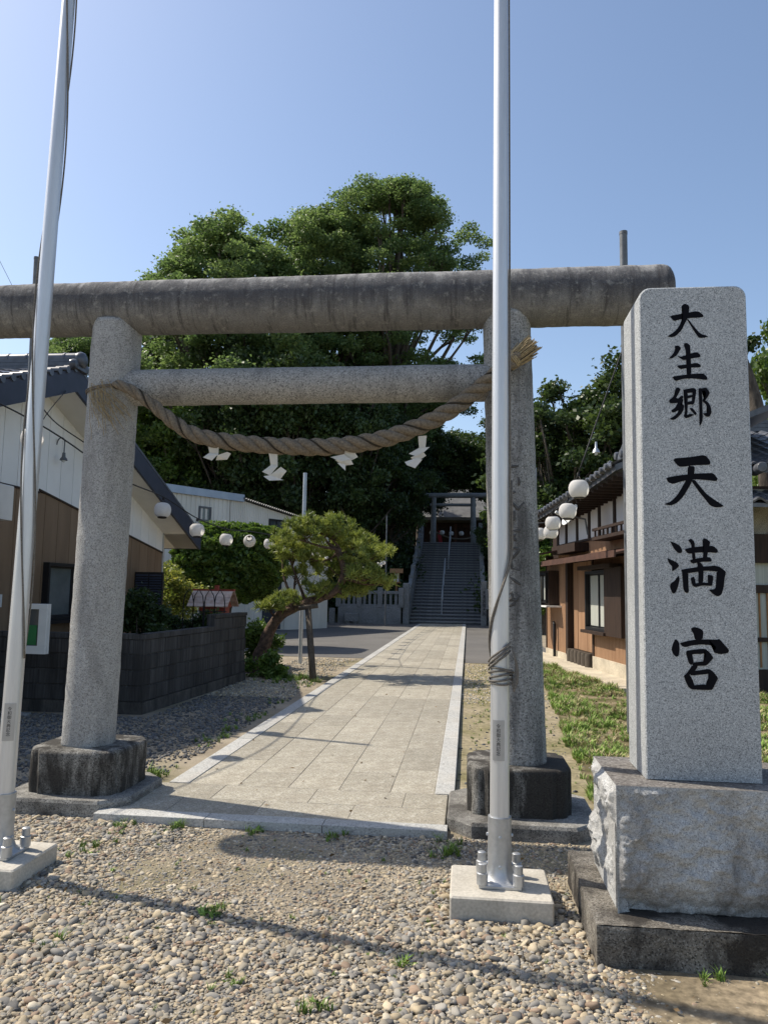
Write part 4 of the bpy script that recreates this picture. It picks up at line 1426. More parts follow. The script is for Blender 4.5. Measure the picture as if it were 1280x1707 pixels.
m = MB()
m.add([(HW - 0.03, y_, z_) for y_, z_ in ((5.6, 0), (15.6, 0), (15.6, zs(15.6) - .02), (AY, zs(AY) - .02), (5.6, zs(5.6) - .02))] + [(-13.5, y_, z_) for y_, z_ in ((5.6, 0), (15.6, 0), (15.6, zs(15.6) - .02), (AY, zs(AY) - .02), (5.6, zs(5.6) - .02))],
      [(0, 1, 2, 3, 4), (9, 8, 7, 6, 5), (0, 5, 6, 1), (1, 6, 7, 2), (4, 9, 5, 0)])
m.build('wall', 'brown_panel', house)
y = 6.0
while y < 15.5:
    y1 = min(y + 0.385, 15.6)
    ys = [y + 0.005, y1 - 0.005]
    if ys[0] < AY < ys[1]:
        ys = [ys[0], AY, ys[1]]
    top = [(HW, q, zs(q) + 0.004) for q in ys]
    bot = [(HW, q, zb(q) + 0.02) for q in reversed(ys)]
    k = len(top) + len(bot)
    f_ = top + bot
    MB().add(f_ + [(p[0] - 0.025, p[1], p[2]) for p in f_], [tuple(range(k)), tuple(range(2 * k - 1, k - 1, -1))] + [(i, k + i, k + (i + 1) % k, (i + 1) % k) for i in range(k)]).build('white_panel', 'white_panel', house)
    f_ = [(HW, ys[0], zb(ys[0]) - 0.005), (HW, ys[-1], zb(ys[-1]) - 0.005), (HW, ys[-1], 0.3), (HW, ys[0], 0.3)]
    MB().add(f_ + [(p[0] - 0.025, p[1], p[2]) for p in f_], [(0, 1, 2, 3), (7, 6, 5, 4), (0, 4, 5, 1), (1, 5, 6, 2), (2, 6, 7, 3), (3, 7, 4, 0)]).build('brown_panel', 'brown_panel', house)
    y = y1
m = MB()
for a_, b_ in ((6.0, 10.8), (10.8, 15.6)):
    for dz, x in ((0.018, HW + 0.018), ):
        m.add([(HW - 0.02, a_, zb(a_ + .001) - .01), (x, a_, zb(a_ + .001) - .01), (x, b_, zb(b_) - .01), (HW - 0.02, b_, zb(b_) - .01), (HW - 0.02, a_, zb(a_ + .001) + .022), (x, a_, zb(a_ + .001) + .022), (x, b_, zb(b_) + .022), (HW - 0.02, b_, zb(b_) + .022)],
              [(0, 3, 2, 1), (4, 5, 6, 7), (0, 1, 5, 4), (1, 2, 6, 5), (2, 3, 7, 6), (3, 0, 4, 7)])
m.build('belt_trim', 'dark_timber', house)
m = MB()
for x in (HW + 0.018,):
    m.box(HW - 0.02, HW + 0.02, 15.58, 15.63, 0, zs(15.6))
m.build('corner_trim', 'pale_frame', house)
EY0, EY1 = 4.8, 16.35
m = MB()
for ya, yb in ((EY0, AY), (AY, EY1)):
    m.add([(HW - 0.02, ya, zs(ya)), (HB, ya, zs(ya)), (HB, yb, zs(yb)), (HW - 0.02, yb, zs(yb))], [(0, 1, 2, 3)])
m.add([(-13.5, 15.62, zs(15.62)), (HB, 15.62, zs(15.62)), (HB, EY1, zs(EY1)), (-13.5, EY1, zs(EY1))], [(0, 1, 2, 3)])
m.build('soffit', 'soffit_board', house)
for ya, yb in ((EY0, AY), (AY, EY1)):
    m = MB()
    P = [(ya, zs(ya) - 0.02), (yb, zs(yb) - 0.02), (yb, zs(yb) + 0.33), (ya, zs(ya) + 0.33)]
    m.add([(HB, a, b) for a, b in P] + [(HB + 0.045, a, b) for a, b in P], [(0, 1, 2, 3), (7, 6, 5, 4), (0, 4, 5, 1), (1, 5, 6, 2), (2, 6, 7, 3), (3, 7, 4, 0)])
    m.build('bargeboard', 'navy_fascia', house)
m = MB()
m.box(-13.5, HB + 0.045, EY1, EY1 + 0.04, zs(EY1) - 0.01, zs(EY1) + 0.30)
m.build('eave_fascia', 'navy_fascia', house)
roof = MB()
for ya, yb in ((EY0, AY), (AY, EY1)):
    roof.add([(HB + 0.03, ya, zs(ya) + 0.30), (HB + 0.03, yb, zs(yb) + 0.30), (-13.5, yb, zs(yb) + 0.30), (-13.5, ya, zs(ya) + 0.30)], [(0, 1, 2, 3)])
roof = roof.build('roof', 'roof_tile_dark', house)
# roof tiles in the part that shows


def tile_mesh(w, l, mat, name='roof_tile', amp=0.022):
    m = MB()
    n = 8
    pr_ = [(-w / 2 + w * i / n, amp * math.sin(2 * math.pi * i / n + 0.6)) for i in range(n + 1)]
    for yy, dz in ((0.0, -0.028), (0.0, 0.006), (l, -0.012)):
        for x, z in pr_:
            m.v.append((x, yy, z + dz))
    for j in range(2):
        for i in range(n):
            a = j * (n + 1) + i
            m.f.append((a, a + 1, a + n + 2, a + n + 1))
    return m.mesh(name, mat, smooth=True)


tm1 = tile_mesh(0.275, 0.27, 'roof_tile_dark')
ang = math.atan(SL)
for r_ in range(15):
    for c_ in range(9):
        yy = AY - 0.12 - (r_ + 1) * 0.245 * math.cos(ang)
        o = put('roof_tile', tm1, roof)
        o.location = Vector((HB - 0.08 - c_ * 0.26, yy, zs(yy) + 0.30 + 0.045)) - OFF[house.name]
        o.rotation_euler = (ang, 0, 0)
m = MB()
for k in range(3):
    m.frame((HB + 0.1, AY, zs(AY) + 0.30 + 0.06 * k), (-1, 0, 0), (0, 1, 0), (0, 0, 1), 0, 7.0, -0.13 + .02 * k, 0.13 - .02 * k, 0.0, 0.05)
m.build('ridge_course', 'roof_tile_dark', roof)
m = MB()
for k in range(12):
    m.lathe((HB + 0.12 - k * 0.30, AY, zs(AY) + 0.49), [(0.085, 0), (0.085, -0.27), (0.095, -0.275), (0.095, -0.30)], 14, (1, 0, 0))
m.build('ridge_cap', 'roof_tile_dark', roof, True)
m = MB()
m.lathe((HB + 0.10, AY, zs(AY) + 0.46), [(0.0, 0.06), (0.07, 0.055), (0.11, 0.03), (0.13, -0.02), (0.12, -0.06)], 18, (1, 0, 0), cap=False)
m.lathe((HB + 0.06, AY - 0.16, zs(AY) + 0.36), [(0.0, 0.05), (0.06, 0.04), (0.08, 0.0), (0.07, -0.05)], 14, (1, 0, 0), cap=False)
m.lathe((HB + 0.06, AY + 0.16, zs(AY) + 0.36), [(0.0, 0.05), (0.06, 0.04), (0.08, 0.0), (0.07, -0.05)], 14, (1, 0, 0), cap=False)
m.build('ridge_ornament', 'roof_tile_dark', roof, True)
m = MB()
m.frame((HB + 0.05, AY, zs(AY) + 0.335), (0, 1, -SL), (-1, 0, 0), (0, 0, 1), 0.0, EY1 - AY, 0.0, 0.16, 0.0, 0.045)
m.build('verge_board', 'roof_tile_dark', roof, True)
vt = MB().lathe((0, 0, 0), [(0.055, 0.02), (0.055, -0.16)], 10, (1, 0, 0)).mesh('verge_tile', 'roof_tile_dark', smooth=True)
for k in range(26):
    yy = AY - 0.1 - k * 0.22
    o = put('verge_tile', vt, roof)
    o.location = Vector((HB + 0.045, yy, zs(yy) + 0.345)) - OFF[house.name]


def window(parent, o, u, v, s0, s1, z0, z1, fr='dark_frame', gl='window_glass', panes=2, fw=0.05, deep=0.06, name='window'):
    """o: wall origin, u along, v outward; a framed window standing proud of the wall"""
    up = (0, 0, 1)
    m = MB()
    m.frame(o, u, v, up, s0, s1, 0.0, deep, z0, z0 + fw)
    m.frame(o, u, v, up, s0, s1, 0.0, deep, z1 - fw, z1)
    m.frame(o, u, v, up, s0, s0 + fw, 0.0, deep, z0 + fw, z1 - fw)
    m.frame(o, u, v, up, s1 - fw, s1, 0.0, deep, z0 + fw, z1 - fw)
    w = m.build(name, fr, parent)
    pw = (s1 - s0 - 2 * fw) / panes
    for i in range(panes):
        a = s0 + fw + i * pw
        q = MB()
        q.frame(o, u, v, up, a + 0.015, a + pw - 0.015, 0.012 + .006 * (i % 2), 0.02 + .006 * (i % 2), z0 + fw + 0.015, z1 - fw - 0.015)
        q.build('pane', gl, w)
        q = MB()
        for b0, b1, c0, c1 in ((a, a + 0.03, z0 + fw, z1 - fw), (a + pw - 0.03, a + pw, z0 + fw, z1 - fw), (a + 0.03, a + pw - 0.03, z0 + fw, z0 + fw + 0.03), (a + 0.03, a + pw - 0.03, z1 - fw - 0.03, z1 - fw)):
            q.frame(o, u, v, up, b0, b1, 0.006, 0.036 + .006 * (i % 2), c0, c1)
        q.build('sash', fr, w)
    return w


UY, VX = Vector((0, 1, 0)), Vector((1, 0, 0))
w_ = window(house, (HW, 0, 0), UY, VX, 11.05, 12.7, 1.02, 1.90, gl='frosted_glass', deep=0.10)
MB().frame((HW, 0, 0), UY, VX, (0, 0, 1), 11.0, 12.75, 0.0, 0.15, 0.97, 1.018).build('sill', 'dark_frame', w_)
# louvred shutter box standing out from the wall
lv = MB()
lv.box(HW + 0.004, HW + 0.56, 14.3, 14.37, 1.08, 1.84)
lv = lv.build('shutter_box', 'dark_frame', house)
for half in (0, 1):
    xa = HW + 0.01 + half * 0.27
    for k in range(14):
        z = 1.14 + k * 0.049
        MB().frame((xa, 14.285, z), (1, 0, 0), (0, -0.6, -0.8), (0, -0.8, 0.6), 0.02, 0.265, -0.018, 0.018, -0.003, 0.003).build('louvre', 'navy_fascia', lv)
# entrance: canopy box, door frame, door
en = MB()
en.cbox(-6.38, -5.75, 7.9, 9.15, 2.36, 2.80, 0.01)
en.build('entrance_canopy', 'soffit_board', house)
dr = MB()
dr.box(-6.38, -6.30, 8.0, 9.25, 0.1, 2.34)
dr = dr.build('entrance_door', 'frosted_glass', house)
for yy in (8.0, 8.6, 9.2):
    MB().box(-6.3, -6.22, yy, yy + 0.07, 0.1, 2.35).build('door_frame', 'pale_frame', dr)
MB().box(-6.38, -6.2, 9.60, 9.75, 1.25, 1.42).build('meter_box', 'white_plastic', house)
# gooseneck lamp on the gable
lm = MB()
gl_ = [(HW, 11.22, 3.74), (HW + 0.03, 11.21, 3.82), (HW + 0.09, 11.2, 3.85), (HW + 0.14, 11.2, 3.80), (HW + 0.14, 11.2, 3.68), (HW + 0.14, 11.2, 3.60)]
lm.tube(catmull(gl_, 5), 0.010, 8)
gn = thing('gooseneck_lamp', (HW, 11.2, 3.5), 'small gooseneck outdoor lamp fixed to the white gable panels', 'lamp')
lm.build('neck', 'grey_post', gn, True)
MB().lathe((HW + 0.14, 11.2, 3.49), [(0.06, 0.0), (0.05, 0.03), (0.028, 0.055), (0.022, 0.12)], 14).build('shade', 'grey_post', gn, True)
MB().lathe((HW + 0.14, 11.2, 3.455), [(0.0, 0.0), (0.025, 0.01), (0.03, 0.04), (0.02, 0.06)], 10, cap=False).build('bulb', 'white_plastic', gn, True)

# ------------------------------------------------------------------ corrugated building
CP, CU = Vector((-7.2, 29.0, 0)), Vector((0.524, 0.852, 0))
CN = Vector((CU.y, -CU.x, 0))
cb = thing('corrugated_building', tuple(CP), 'cream corrugated metal building with pale blue roof flashing', 'building')


def ctop(s):
    return 4.78 if s < -2.05 else 4.78 - 0.145 * (s + 2.05)


m = MB()
bs = [-9.0, -2.05, 2.76]
fp = [(s, ctop(s) - 0.05) for s in bs]
A = [CP + CU * s - CN * 0.03 for s in bs]
B = [CP + CU * s - CN * 6.0 for s in bs]
vs = [p for p in A] + [Vector((p.x, p.y, z)) for p, (_, z) in zip(A, fp)] + [p for p in B] + [Vector((p.x, p.y, z)) for p, (_, z) in zip(B, fp)]
m.add(vs, [(0, 1, 4, 3), (1, 2, 5, 4), (7, 6, 9, 10), (8, 7, 10, 11), (2, 8, 11, 5), (6, 0, 3, 9), (3, 4, 10, 9), (4, 5, 11, 10)])
m.build('wall', 'cream_metal', cb)


def corrugate(s0, s1, pitch, depth, z0):
    m = MB()
    s = s0
    prof = []
    while s < s1:
        for a, d in ((0.0, 0), (0.42, 0), (0.5, 1), (0.92, 1)):
            if s + a * pitch <= s1:
                prof.append((s + a * pitch, d * depth))
        s += pitch
    for s, d in prof:
        p = CP + CU * s + CN * d
        m.v += [(p.x, p.y, z0), (p.x, p.y, ctop(s))]
    for i in range(len(prof) - 1):
        m.f.append((2 * i, 2 * i + 2, 2 * i + 3, 2 * i + 1))
    return m


corrugate(-9.0, -2.55, 0.20, 0.03, 0.0).build('ribbed_cladding', 'cream_metal', cb)
corrugate(-2.55, 2.76, 0.09, 0.018, 0.0).build('fine_cladding', 'cream_metal', cb)
MB().frame(CP, CU, CN, (0, 0, 1), -9.0, -2.0, -0.05, 0.12, 4.72, 4.98).build('roof_flashing', 'blue_flashing', cb)
m = MB()
k = 0
s = -2.05
prof = []
while s < 3.0:
    prof.append((s, 0.035 * math.cos((s + 2.05) / 0.11 * 2 * math.pi)))
    s += 0.0275
for s, d in prof:
    for off, dz in ((0.20, 0.0), (-6.0, 0.0)):
        p = CP + CU * s + CN * off
        m.v.append((p.x, p.y, ctop(s) + 0.06 + d + dz))
for i in range(len(prof) - 1):
    m.f.append((2 * i, 2 * i + 1, 2 * i + 3, 2 * i + 2))
m.v += [(x, y, z - 0.02) for x, y, z in m.v]
kk = len(m.v) // 2
for i in range(len(prof) - 1):
    m.f.append((2 * i, 2 * i + 2, kk + 2 * i + 2, kk + 2 * i))
m.build('wavy_roof_edge', 'copper_roof', cb)
MB().frame(CP, CU, CN, (0, 0, 1), -2.0, 2.9, 0.02, 0.16, 4.02, 4.03).v
window(cb, CP, CU, CN, -3.97, -3.45, 3.86, 4.38, fr='grey_post', gl='window_glass', panes=1, fw=0.04)
window(cb, CP, CU, CN, -0.66, 0.15, 3.56, 4.22, panes=2, fw=0.04)
dd = MB().frame(CP, CU, CN, (0, 0, 1), -0.85, 0.08, 0.0, 0.06, 0.05, 2.06).build('door', 'blue_door', cb)
MB().frame(CP, CU, CN, (0, 0, 1), -0.02, 0.02, 0.062, 0.10, 1.0, 1.12).build('handle', 'galvanised', dd)
MB().frame(CP, CU, CN, (0, 0, 1), 0.3, 2.74, 0.02, 0.05, 0.0, 1.15).build('lower_apron', 'cream_metal', cb)

# ------------------------------------------------------------------ timber house on the sunny side
RB, RU, RN = Vector((2.75, 14.2, 0)), Vector((-0.14, 0.99, 0)).normalized(), Vector((-0.99, -0.14, 0)).normalized()
UPV = Vector((0, 0, 1))
rh = thing('timber_house', tuple(RB), 'two-storey house with brown timber siding, plaster panels and tiled roof', 'house')


def rbox(name, mat, s0, s1, d0, d1, z0, z1, parent=None):
    return MB().frame(RB, RU, RN, UPV, s0, s1, d0, d1, z0, z1).build(name, mat, parent or rh)


rbox('core_wall', 'dark_timber', -1.5, 5.6, -5.0, -0.16, 0.0, 3.35)
rbox('foundation', 'house_concrete', -1.5, 1.75, -0.15, 0.03, 0.0, 0.33)
rbox('foundation', 'house_concrete', 3.66, 5.6, -0.15, 0.03, 0.0, 0.22)
rbox('apron', 'house_concrete', -1.5, 6.0, 0.031, 0.55, 0.0, 0.09)


def siding(name, s0, s1, d, z0, z1, pitch=0.075, dep=0.012, mat='brown_siding'):
    m = MB()
    s = s0
    pr_ = []
    while s < s1 - 1e-4:
        e = min(s + pitch, s1)
        pr_ += [(s, d - dep), (s + 0.008, d), (e - 0.008, d), (e, d - dep)]
        s = e
    for s, q in pr_:
        p = RB + RU * s + RN * q
        m.v += [(p.x, p.y, z0), (p.x, p.y, z1)]
    for i in range(len(pr_) - 1):
        m.f.append((2 * i, 2 * i + 2, 2 * i + 3, 2 * i + 1)[::-1])
    return m.build(name, mat, rh)


siding('lower_siding', -1.5, 1.76, 0.0, 0.33, 2.25)
siding('lower_siding', 3.72, 5.6, 0.0, 0.22, 2.4)
rbox('corner_board', 'dark_timber', 1.70, 1.80, -0.16, 0.02, 0.3, 2.25)
rbox('corner_board', 'dark_timber', 3.56, 3.74, -0.16, 0.03, 0.2, 2.3)
rbox('corner_board', 'dark_timber', 5.56, 5.64, -0.16, 0.02, 0.2, 2.5)
for k in range(5):
    a = 1.81 + k * 0.35
    rbox('plank', 'brown_siding', a, a + 0.34, -0.155, -0.10 - 0.006 * (k % 2), 0.36, 2.25)
for k in range(6):
    a = 1.86 + k * 0.27
    MB().lathe(tuple(RB + RU * (a + 0.1) + RN * 0.02), [(0.10, 0.0), (0.105, 0.3), (0.09, 0.36)], 12).build('timber_stub', 'prop_timber', rh, True)
ws = window(rh, RB + RN * 0.0, RU, RN, 0.60, 1.94, 0.85, 2.02, fr='dark_frame', gl='curtain', panes=2, fw=0.06, deep=0.12)
rbox('sill', 'dark_timber', 0.52, 2.0, 0.0, 0.2, 0.79, 0.848, ws)
rbox('shutter_case', 'dark_timber', -0.35, 0.58, 0.002, 0.16, 0.80, 2.05)
rbox('window_hood', 'dark_timber', 0.0, 2.05, 0.0, 0.24, 2.04, 2.12)
wf = window(rh, RB + RN * 0.25, RU, RN, 4.45, 5.22, 1.33, 2.05, fr='dark_frame', gl='curtain', panes=2, fw=0.05, deep=0.06)
rbox('window_bay', 'dark_timber', 4.40, 5.26, 0.002, 0.248, 1.28, 2.10)
rbox('bay_sill', 'white_panel', 4.2, 5.3, 0.0, 0.36, 1.24, 1.278)
# pent roofs
for s0, s1, z, out, mat in ((-1.5, 3.5, 2.22, 0.62, 'red_timber'), (3.4, 6.2, 2.42, 0.75, 'red_timber')):
    m = MB()
    P0, P1 = RB + RU * s0, RB + RU * s1
    for t0, t1 in ((0.0, 0.03),):
        vs = []
        for dz in (0.0, 0.035):
            for P_, d in ((P0, 0.0), (P1, 0.0), (P1, out), (P0, out)):
                q = P_ + RN * d
                vs.append((q.x, q.y, z + 0.16 * (1 - d / out) + dz - 0.02))
        m.add(vs, [(0, 3, 2, 1), (4, 5, 6, 7), (0, 1, 5, 4), (1, 2, 6, 5), (2, 3, 7, 6), (3, 0, 4, 7)])
    pr2 = m.build('pent_roof', mat, rh)
    MB().frame(RB, RU, RN, UPV, s0, s1, out, out + 0.03, z - 0.06, z + 0.05).build('pent_fascia', 'red_timber', pr2)
rbox('hood_beam', 'dark_timber', 2.0, 3.9, 0.002, 0.30, 2.44, 2.62)
siding('band_siding', -1.5, 4.45, 0.0, 2.30, 2.66)
rbox('band_board', 'dark_timber', -1.5, 4.46, -0.02, 0.045, 2.655, 2.70)
# plaster panels between posts
posts = [-1.5, -0.6, 0.35, 1.26, 1.93, 2.81, 3.68, 4.42]
for i in range(len(posts) - 1):
    rbox('plaster_panel', 'plaster', posts[i] + 0.05, posts[i + 1] - 0.05, -0.155, 0.0, 2.70, 3.52)
for p_ in posts:
    rbox('post', 'dark_timber', p_ - 0.055, p_ + 0.055, -0.156, 0.03, 2.70, 3.5)
rbox('wall_plate', 'dark_timber', -1.5, 4.5, -0.15, 0.04, 3.46, 3.56)
# main eave with rafters and tiles; the eave lifts towards the near end


def eave_z(s):
    return 3.40 - 0.047 * s + (0.01 * (0.6 - s) ** 2 if s < 0.6 else 0.0)


rf = MB()
NSEG = 24
ES0, ES1 = -1.65, 4.9
for i in range(NSEG + 1):
    s = ES0 + (ES1 - ES0) * i / NSEG
    for d, dz in ((0.66, 0.0), (-2.6, 1.35)):
        for th in (0.0, 0.10):
            q = RB + RU * s + RN * d
            rf.v.append((q.x, q.y, eave_z(s) + dz + th))
for i in range(NSEG):
    a = 4 * i
    b = a + 4
    rf.f += [(a, b, b + 2, a + 2), (a + 1, a + 3, b + 3, b + 1), (a, a + 1, b + 1, b), (a + 2, b + 2, b + 3, a + 3)]
rf.f += [(0, 2, 3, 1), (4 * NSEG, 4 * NSEG + 1, 4 * NSEG + 3, 4 * NSEG + 2)]
mroof = rf.build('main_roof', 'roof_tile_grey', rh)
m = MB()
s = ES0 + 0.1
while s < ES1:
    m.frame(RB + RU * s, RU, RN, UPV, -0.03, 0.03, -0.1, 0.60, eave_z(s) - 0.07, eave_z(s) - 0.002)
    s += 0.26
m.build('rafters', 'dark_timber', mroof)
tm2 = tile_mesh(0.27, 0.30, 'roof_tile_grey', amp=0.03)
rang = math.atan(1.35 / 3.26)
s = ES0 + 0.14
while s < ES1 - 0.1:
    for r_ in range(2):
        d = 0.72 - 0.26 * r_
        q = RB + RU * s + RN * d
        o = put('roof_tile', tm2, mroof)
        zz = eave_z(s) + 0.10 + (0.66 - d) * 0.414 + 0.05
        yv = (-RN) * math.cos(rang) + UPV * math.sin(rang)
        xv = RU * -1
        zv = xv.cross(yv)
        p = Vector((q.x, q.y, zz)) - OFF[rh.name]
        o.matrix_local = Matrix(((xv.x, yv.x, zv.x, p.x), (xv.y, yv.y, zv.y, p.y), (xv.z, yv.z, zv.z, p.z), (0, 0, 0, 1)))
    m = MB().lathe(tuple(RB + RU * (s + 0.13) + RN * 0.735 + UPV * (eave_z(s) + 0.115)), [(0.0, 0.02), (0.05, 0.018), (0.055, 0.0), (0.055, -0.2)], 12, tuple(RN), cap=False)
    m.build('tile_end', 'roof_tile_grey', mroof, True)
    s += 0.26
# corner ornament of the roof
oc = RB + RU * (-1.25) + RN * 0.35
m = MB()
m.lathe((oc.x, oc.y, 3.78), [(0.0, 0.1), (0.12, 0.09), (0.17, 0.03), (0.18, -0.05), (0.14, -0.12)], 16, tuple((RU * 0.9 + RN).normalized()), cap=False)
m.tube([(oc.x, oc.y, 3.68), tuple(oc + RN * 0.15 + UPV * 3.62), tuple(oc + RN * 0.30 + UPV * 3.72)], [0.10, 0.09, 0.05], 10)
m.tube([tuple(oc + UPV * 3.9), tuple(oc + RU * -0.1 + UPV * 4.02), tuple(oc + RU * -0.2 + UPV * 4.05)], [0.10, 0.08, 0.07], 10)
for a in (-0.5, 0.5):
    m.lathe(tuple(oc + RU * a * 0.25 + RN * 0.1 + UPV * 3.86), [(0.0, 0.05), (0.06, 0.04), (0.07, 0.0), (0.05, -0.06)], 12, tuple(RN), cap=False)
m.build('roof_ornament', 'roof_tile_grey', mroof, True)
# drain pipe by the far window
m = MB()
pp = RB + RU * 4.55 + RN * 0.08
m.tube([(pp.x, pp.y, 0.02), (pp.x, pp.y, 0.85), (pp.x + 0.0, pp.y + 0.12, 0.88)], 0.035, 10)
m.build('drain_pipe', 'dark_frame', rh, True)

# near front of the same house, seen past the monument
FU, FV = Vector((0.99, 0.14, 0)).normalized(), Vector((0.14, -0.99, 0)).normalized()
FO = RB + RU * (-1.5)


def fbox(name, mat, s0, s1, d0, d1, z0, z1, parent=None):
    return MB().frame(FO, FU, FV, UPV, s0, s1, d0, d1, z0, z1).build(name, mat, parent or rh)


fbox('front_wall', 'cream_plaster', 0.02, 6.5, -0.3, 0.0, 0.3, 3.3)
fbox('front_base', 'dark_timber', 0.02, 6.5, -0.2, 0.06, 0.0, 0.42)
fbox('lintel', 'dark_timber', 0.02, 6.5, 0.001, 0.12, 2.10, 2.56)
fbox('sliding_door', 'curtain', 0.3, 6.2, 0.001, 0.03, 0.42, 2.10)
for k in range(45):
    fbox('door_bar', 'lamp_timber', 0.35 + k * 0.13, 0.375 + k * 0.13, 0.031, 0.05, 0.45, 1.62)
fbox('door_rail', 'dark_timber', 0.3, 6.2, 0.031, 0.07, 1.62, 1.75)
fbox('door_rail', 'dark_timber', 0.3, 6.2, 0.052, 0.07, 0.85, 0.92)
m = MB()
for i, (d0, z0, d1, z1) in enumerate(((0.75, 2.92, 0.0, 3.16),)):
    vs = []
    for dz in (0.0, 0.06):
        for s, d, z in ((-0.1, d0, z0), (6.5, d0, z0), (6.5, d1, z1), (-0.1, d1, z1)):
            q = FO + FU * s + FV * d
            vs.append((q.x, q.y, z + dz))
    m.add(vs, [(0, 3, 2, 1), (4, 5, 6, 7), (0, 1, 5, 4), (1, 2, 6, 5), (2, 3, 7, 6), (3, 0, 4, 7)])
porch = m.build('porch_roof', 'roof_tile_grey', rh)


def tile_field(parent, o, s0, s1, rows, d_start, z_start, slope, mesh, w=0.26, l=0.26):
    a_ = math.atan(slope)
    yv = (-FV) * math.cos(a_) + UPV * math.sin(a_)
    xv = FU
    zv = xv.cross(yv)
    s = s0
    while s < s1:
        for r_ in range(rows):
            d = d_start - r_ * l * math.cos(a_)
            q = o + FU * s + FV * d
            p = Vector((q.x, q.y, z_start + r_ * l * math.sin(a_))) - OFF[rh.name]
            t_ = put('roof_tile', mesh, parent)
            t_.matrix_local = Matrix(((xv.x, yv.x, zv.x, p.x), (xv.y, yv.y, zv.y, p.y), (xv.z, yv.z, zv.z, p.z), (0, 0, 0, 1)))
        s += w


tile_field(porch, FO, 0.9, 6.4, 3, 0.80, 3.03, 0.32, tm2)
m = MB()
vs = []
for dz in (0.0, 0.08):
    for s, d, z in ((0.7, 0.35, 3.52), (6.5, 0.35, 3.52), (6.5, -2.6, 4.75), (0.7, -2.6, 4.75)):
        q = FO + FU * s + FV * d
        vs.append((q.x, q.y, z + dz))
m.add(vs, [(0, 3, 2, 1), (4, 5, 6, 7), (0, 1, 5, 4), (1, 2, 6, 5), (2, 3, 7, 6), (3, 0, 4, 7)])
froof = m.build('front_roof', 'roof_tile_grey', rh)
tile_field(froof, FO, 0.8, 6.4, 11, 0.38, 3.65, 0.417, tm2)
m = MB()
for k in range(3):
    q0 = FO + FV * (-2.6)
    m.frame(q0, FU, FV, UPV, 1.1, 6.5, -0.16 + 0.02 * k, 0.16 - .02 * k, 4.80 + 0.085 * k, 4.875 + 0.085 * k)
m.build('ridge_course', 'roof_tile_grey', froof)
# curved verge tiles of the little porch gable
m = MB()
for k in range(7):
    u_ = k / 6
    q = FO + FU * (1.0 + u_ * 1.5) + FV * 0.55
    z = 3.42 + 0.75 * u_ ** 1.5
    m.lathe((q.x, q.y, z), [(0.0, 0.06), (0.07, 0.055), (0.085, 0.03), (0.085, -0.35)], 14, tuple((FV - FU * 0.2).normalized()), cap=False)
m.build('gable_verge', 'roof_tile_grey', porch, True)

# satellite dish and its rail
sd = thing('satellite_dish', tuple(RB + RU * 0.95 + RN * 0.35 + UPV * 2.72), 'white satellite dish on the plaster wall of the timber house', 'satellite dish')
dc = RB + RU * 1.0 + RN * 0.62 + UPV * 3.05
MB().lathe(tuple(dc), [(0.0, 0.0), (0.10, 0.012), (0.2, 0.045), (0.235, 0.062), (0.235, 0.07), (0.19, 0.052), (0.0, 0.01)], 28, (-0.75, -0.25, 0.45), cap=False).build('dish', 'white_plastic', sd, True)
MB().tube([tuple(dc), tuple(dc - RN * 0.25 - UPV * 0.05), tuple(dc - RN * 0.3 - UPV * 0.35)], 0.02, 8).build('mast', 'grey_post', sd, True)
dn = Vector((-0.75, -0.25, 0.45)).normalized()
MB().tube([tuple(dc - UPV * 0.2 + dn * 0.05), tuple(dc + dn * 0.36 - UPV * 0.12)], 0.012, 6).build('feed_arm', 'white_plastic', sd, True)
MB().lathe(tuple(dc + dn * 0.36 - UPV * 0.12), [(0.03, -0.04), (0.035, 0.03), (0.02, 0.05)], 10, tuple(-dn)).build('receiver', 'white_plastic', sd, True)
# small balcony rail under the dish
br = MB()
br.frame(RB, RU, RN, UPV, -1.4, 0.7, 0.28, 0.33, 2.74, 2.79)
for k in range(9):
    br.frame(RB, RU, RN, UPV, -1.35 + k * 0.24, -1.32 + k * 0.24, 0.29, 0.32, 2.62, 2.74)
br.frame(RB, RU, RN, UPV, -1.45, 0.7, 0.0, 0.36, 2.56, 2.62)
br.build('balcony_rail', 'dark_timber', rh)
# shade cloth hung outside the far window
sc_ = MB()
n1, n2 = 10, 12
A0 = RB + RU * 5.2 + RN * 0.45 + UPV * 2.05
for j in range(n2 + 1):
    for i in range(n1 + 1):
        a, b = i / n1, j / n2
        w = 0.62 * (1 - 0.35 * max(0, b - 0.75) * 4 * abs(a - 0.5))
        q = A0 + RU * (-0.35 + 0.62 * a) + RN * (0.1 * math.sin(a * 3.1) + 0.05 * b) - UPV * (b * (0.85 + 0.22 * math.sin(a * 3.14)))
        sc_.v.append(tuple(q))
for j in range(n2):
    for i in range(n1):
        k = j * (n1 + 1) + i
        sc_.f.append((k, k + 1, k + n1 + 2, k + n1 + 1))
cl = sc_.build('shade_cloth', 'sheet_cloth', smooth='all', loc=tuple(A0))
props(cl, 'grey shade cloth hanging outside the far window of the timber house', 'cloth')
# ------------------------------------------------------------------ trees and shrubs


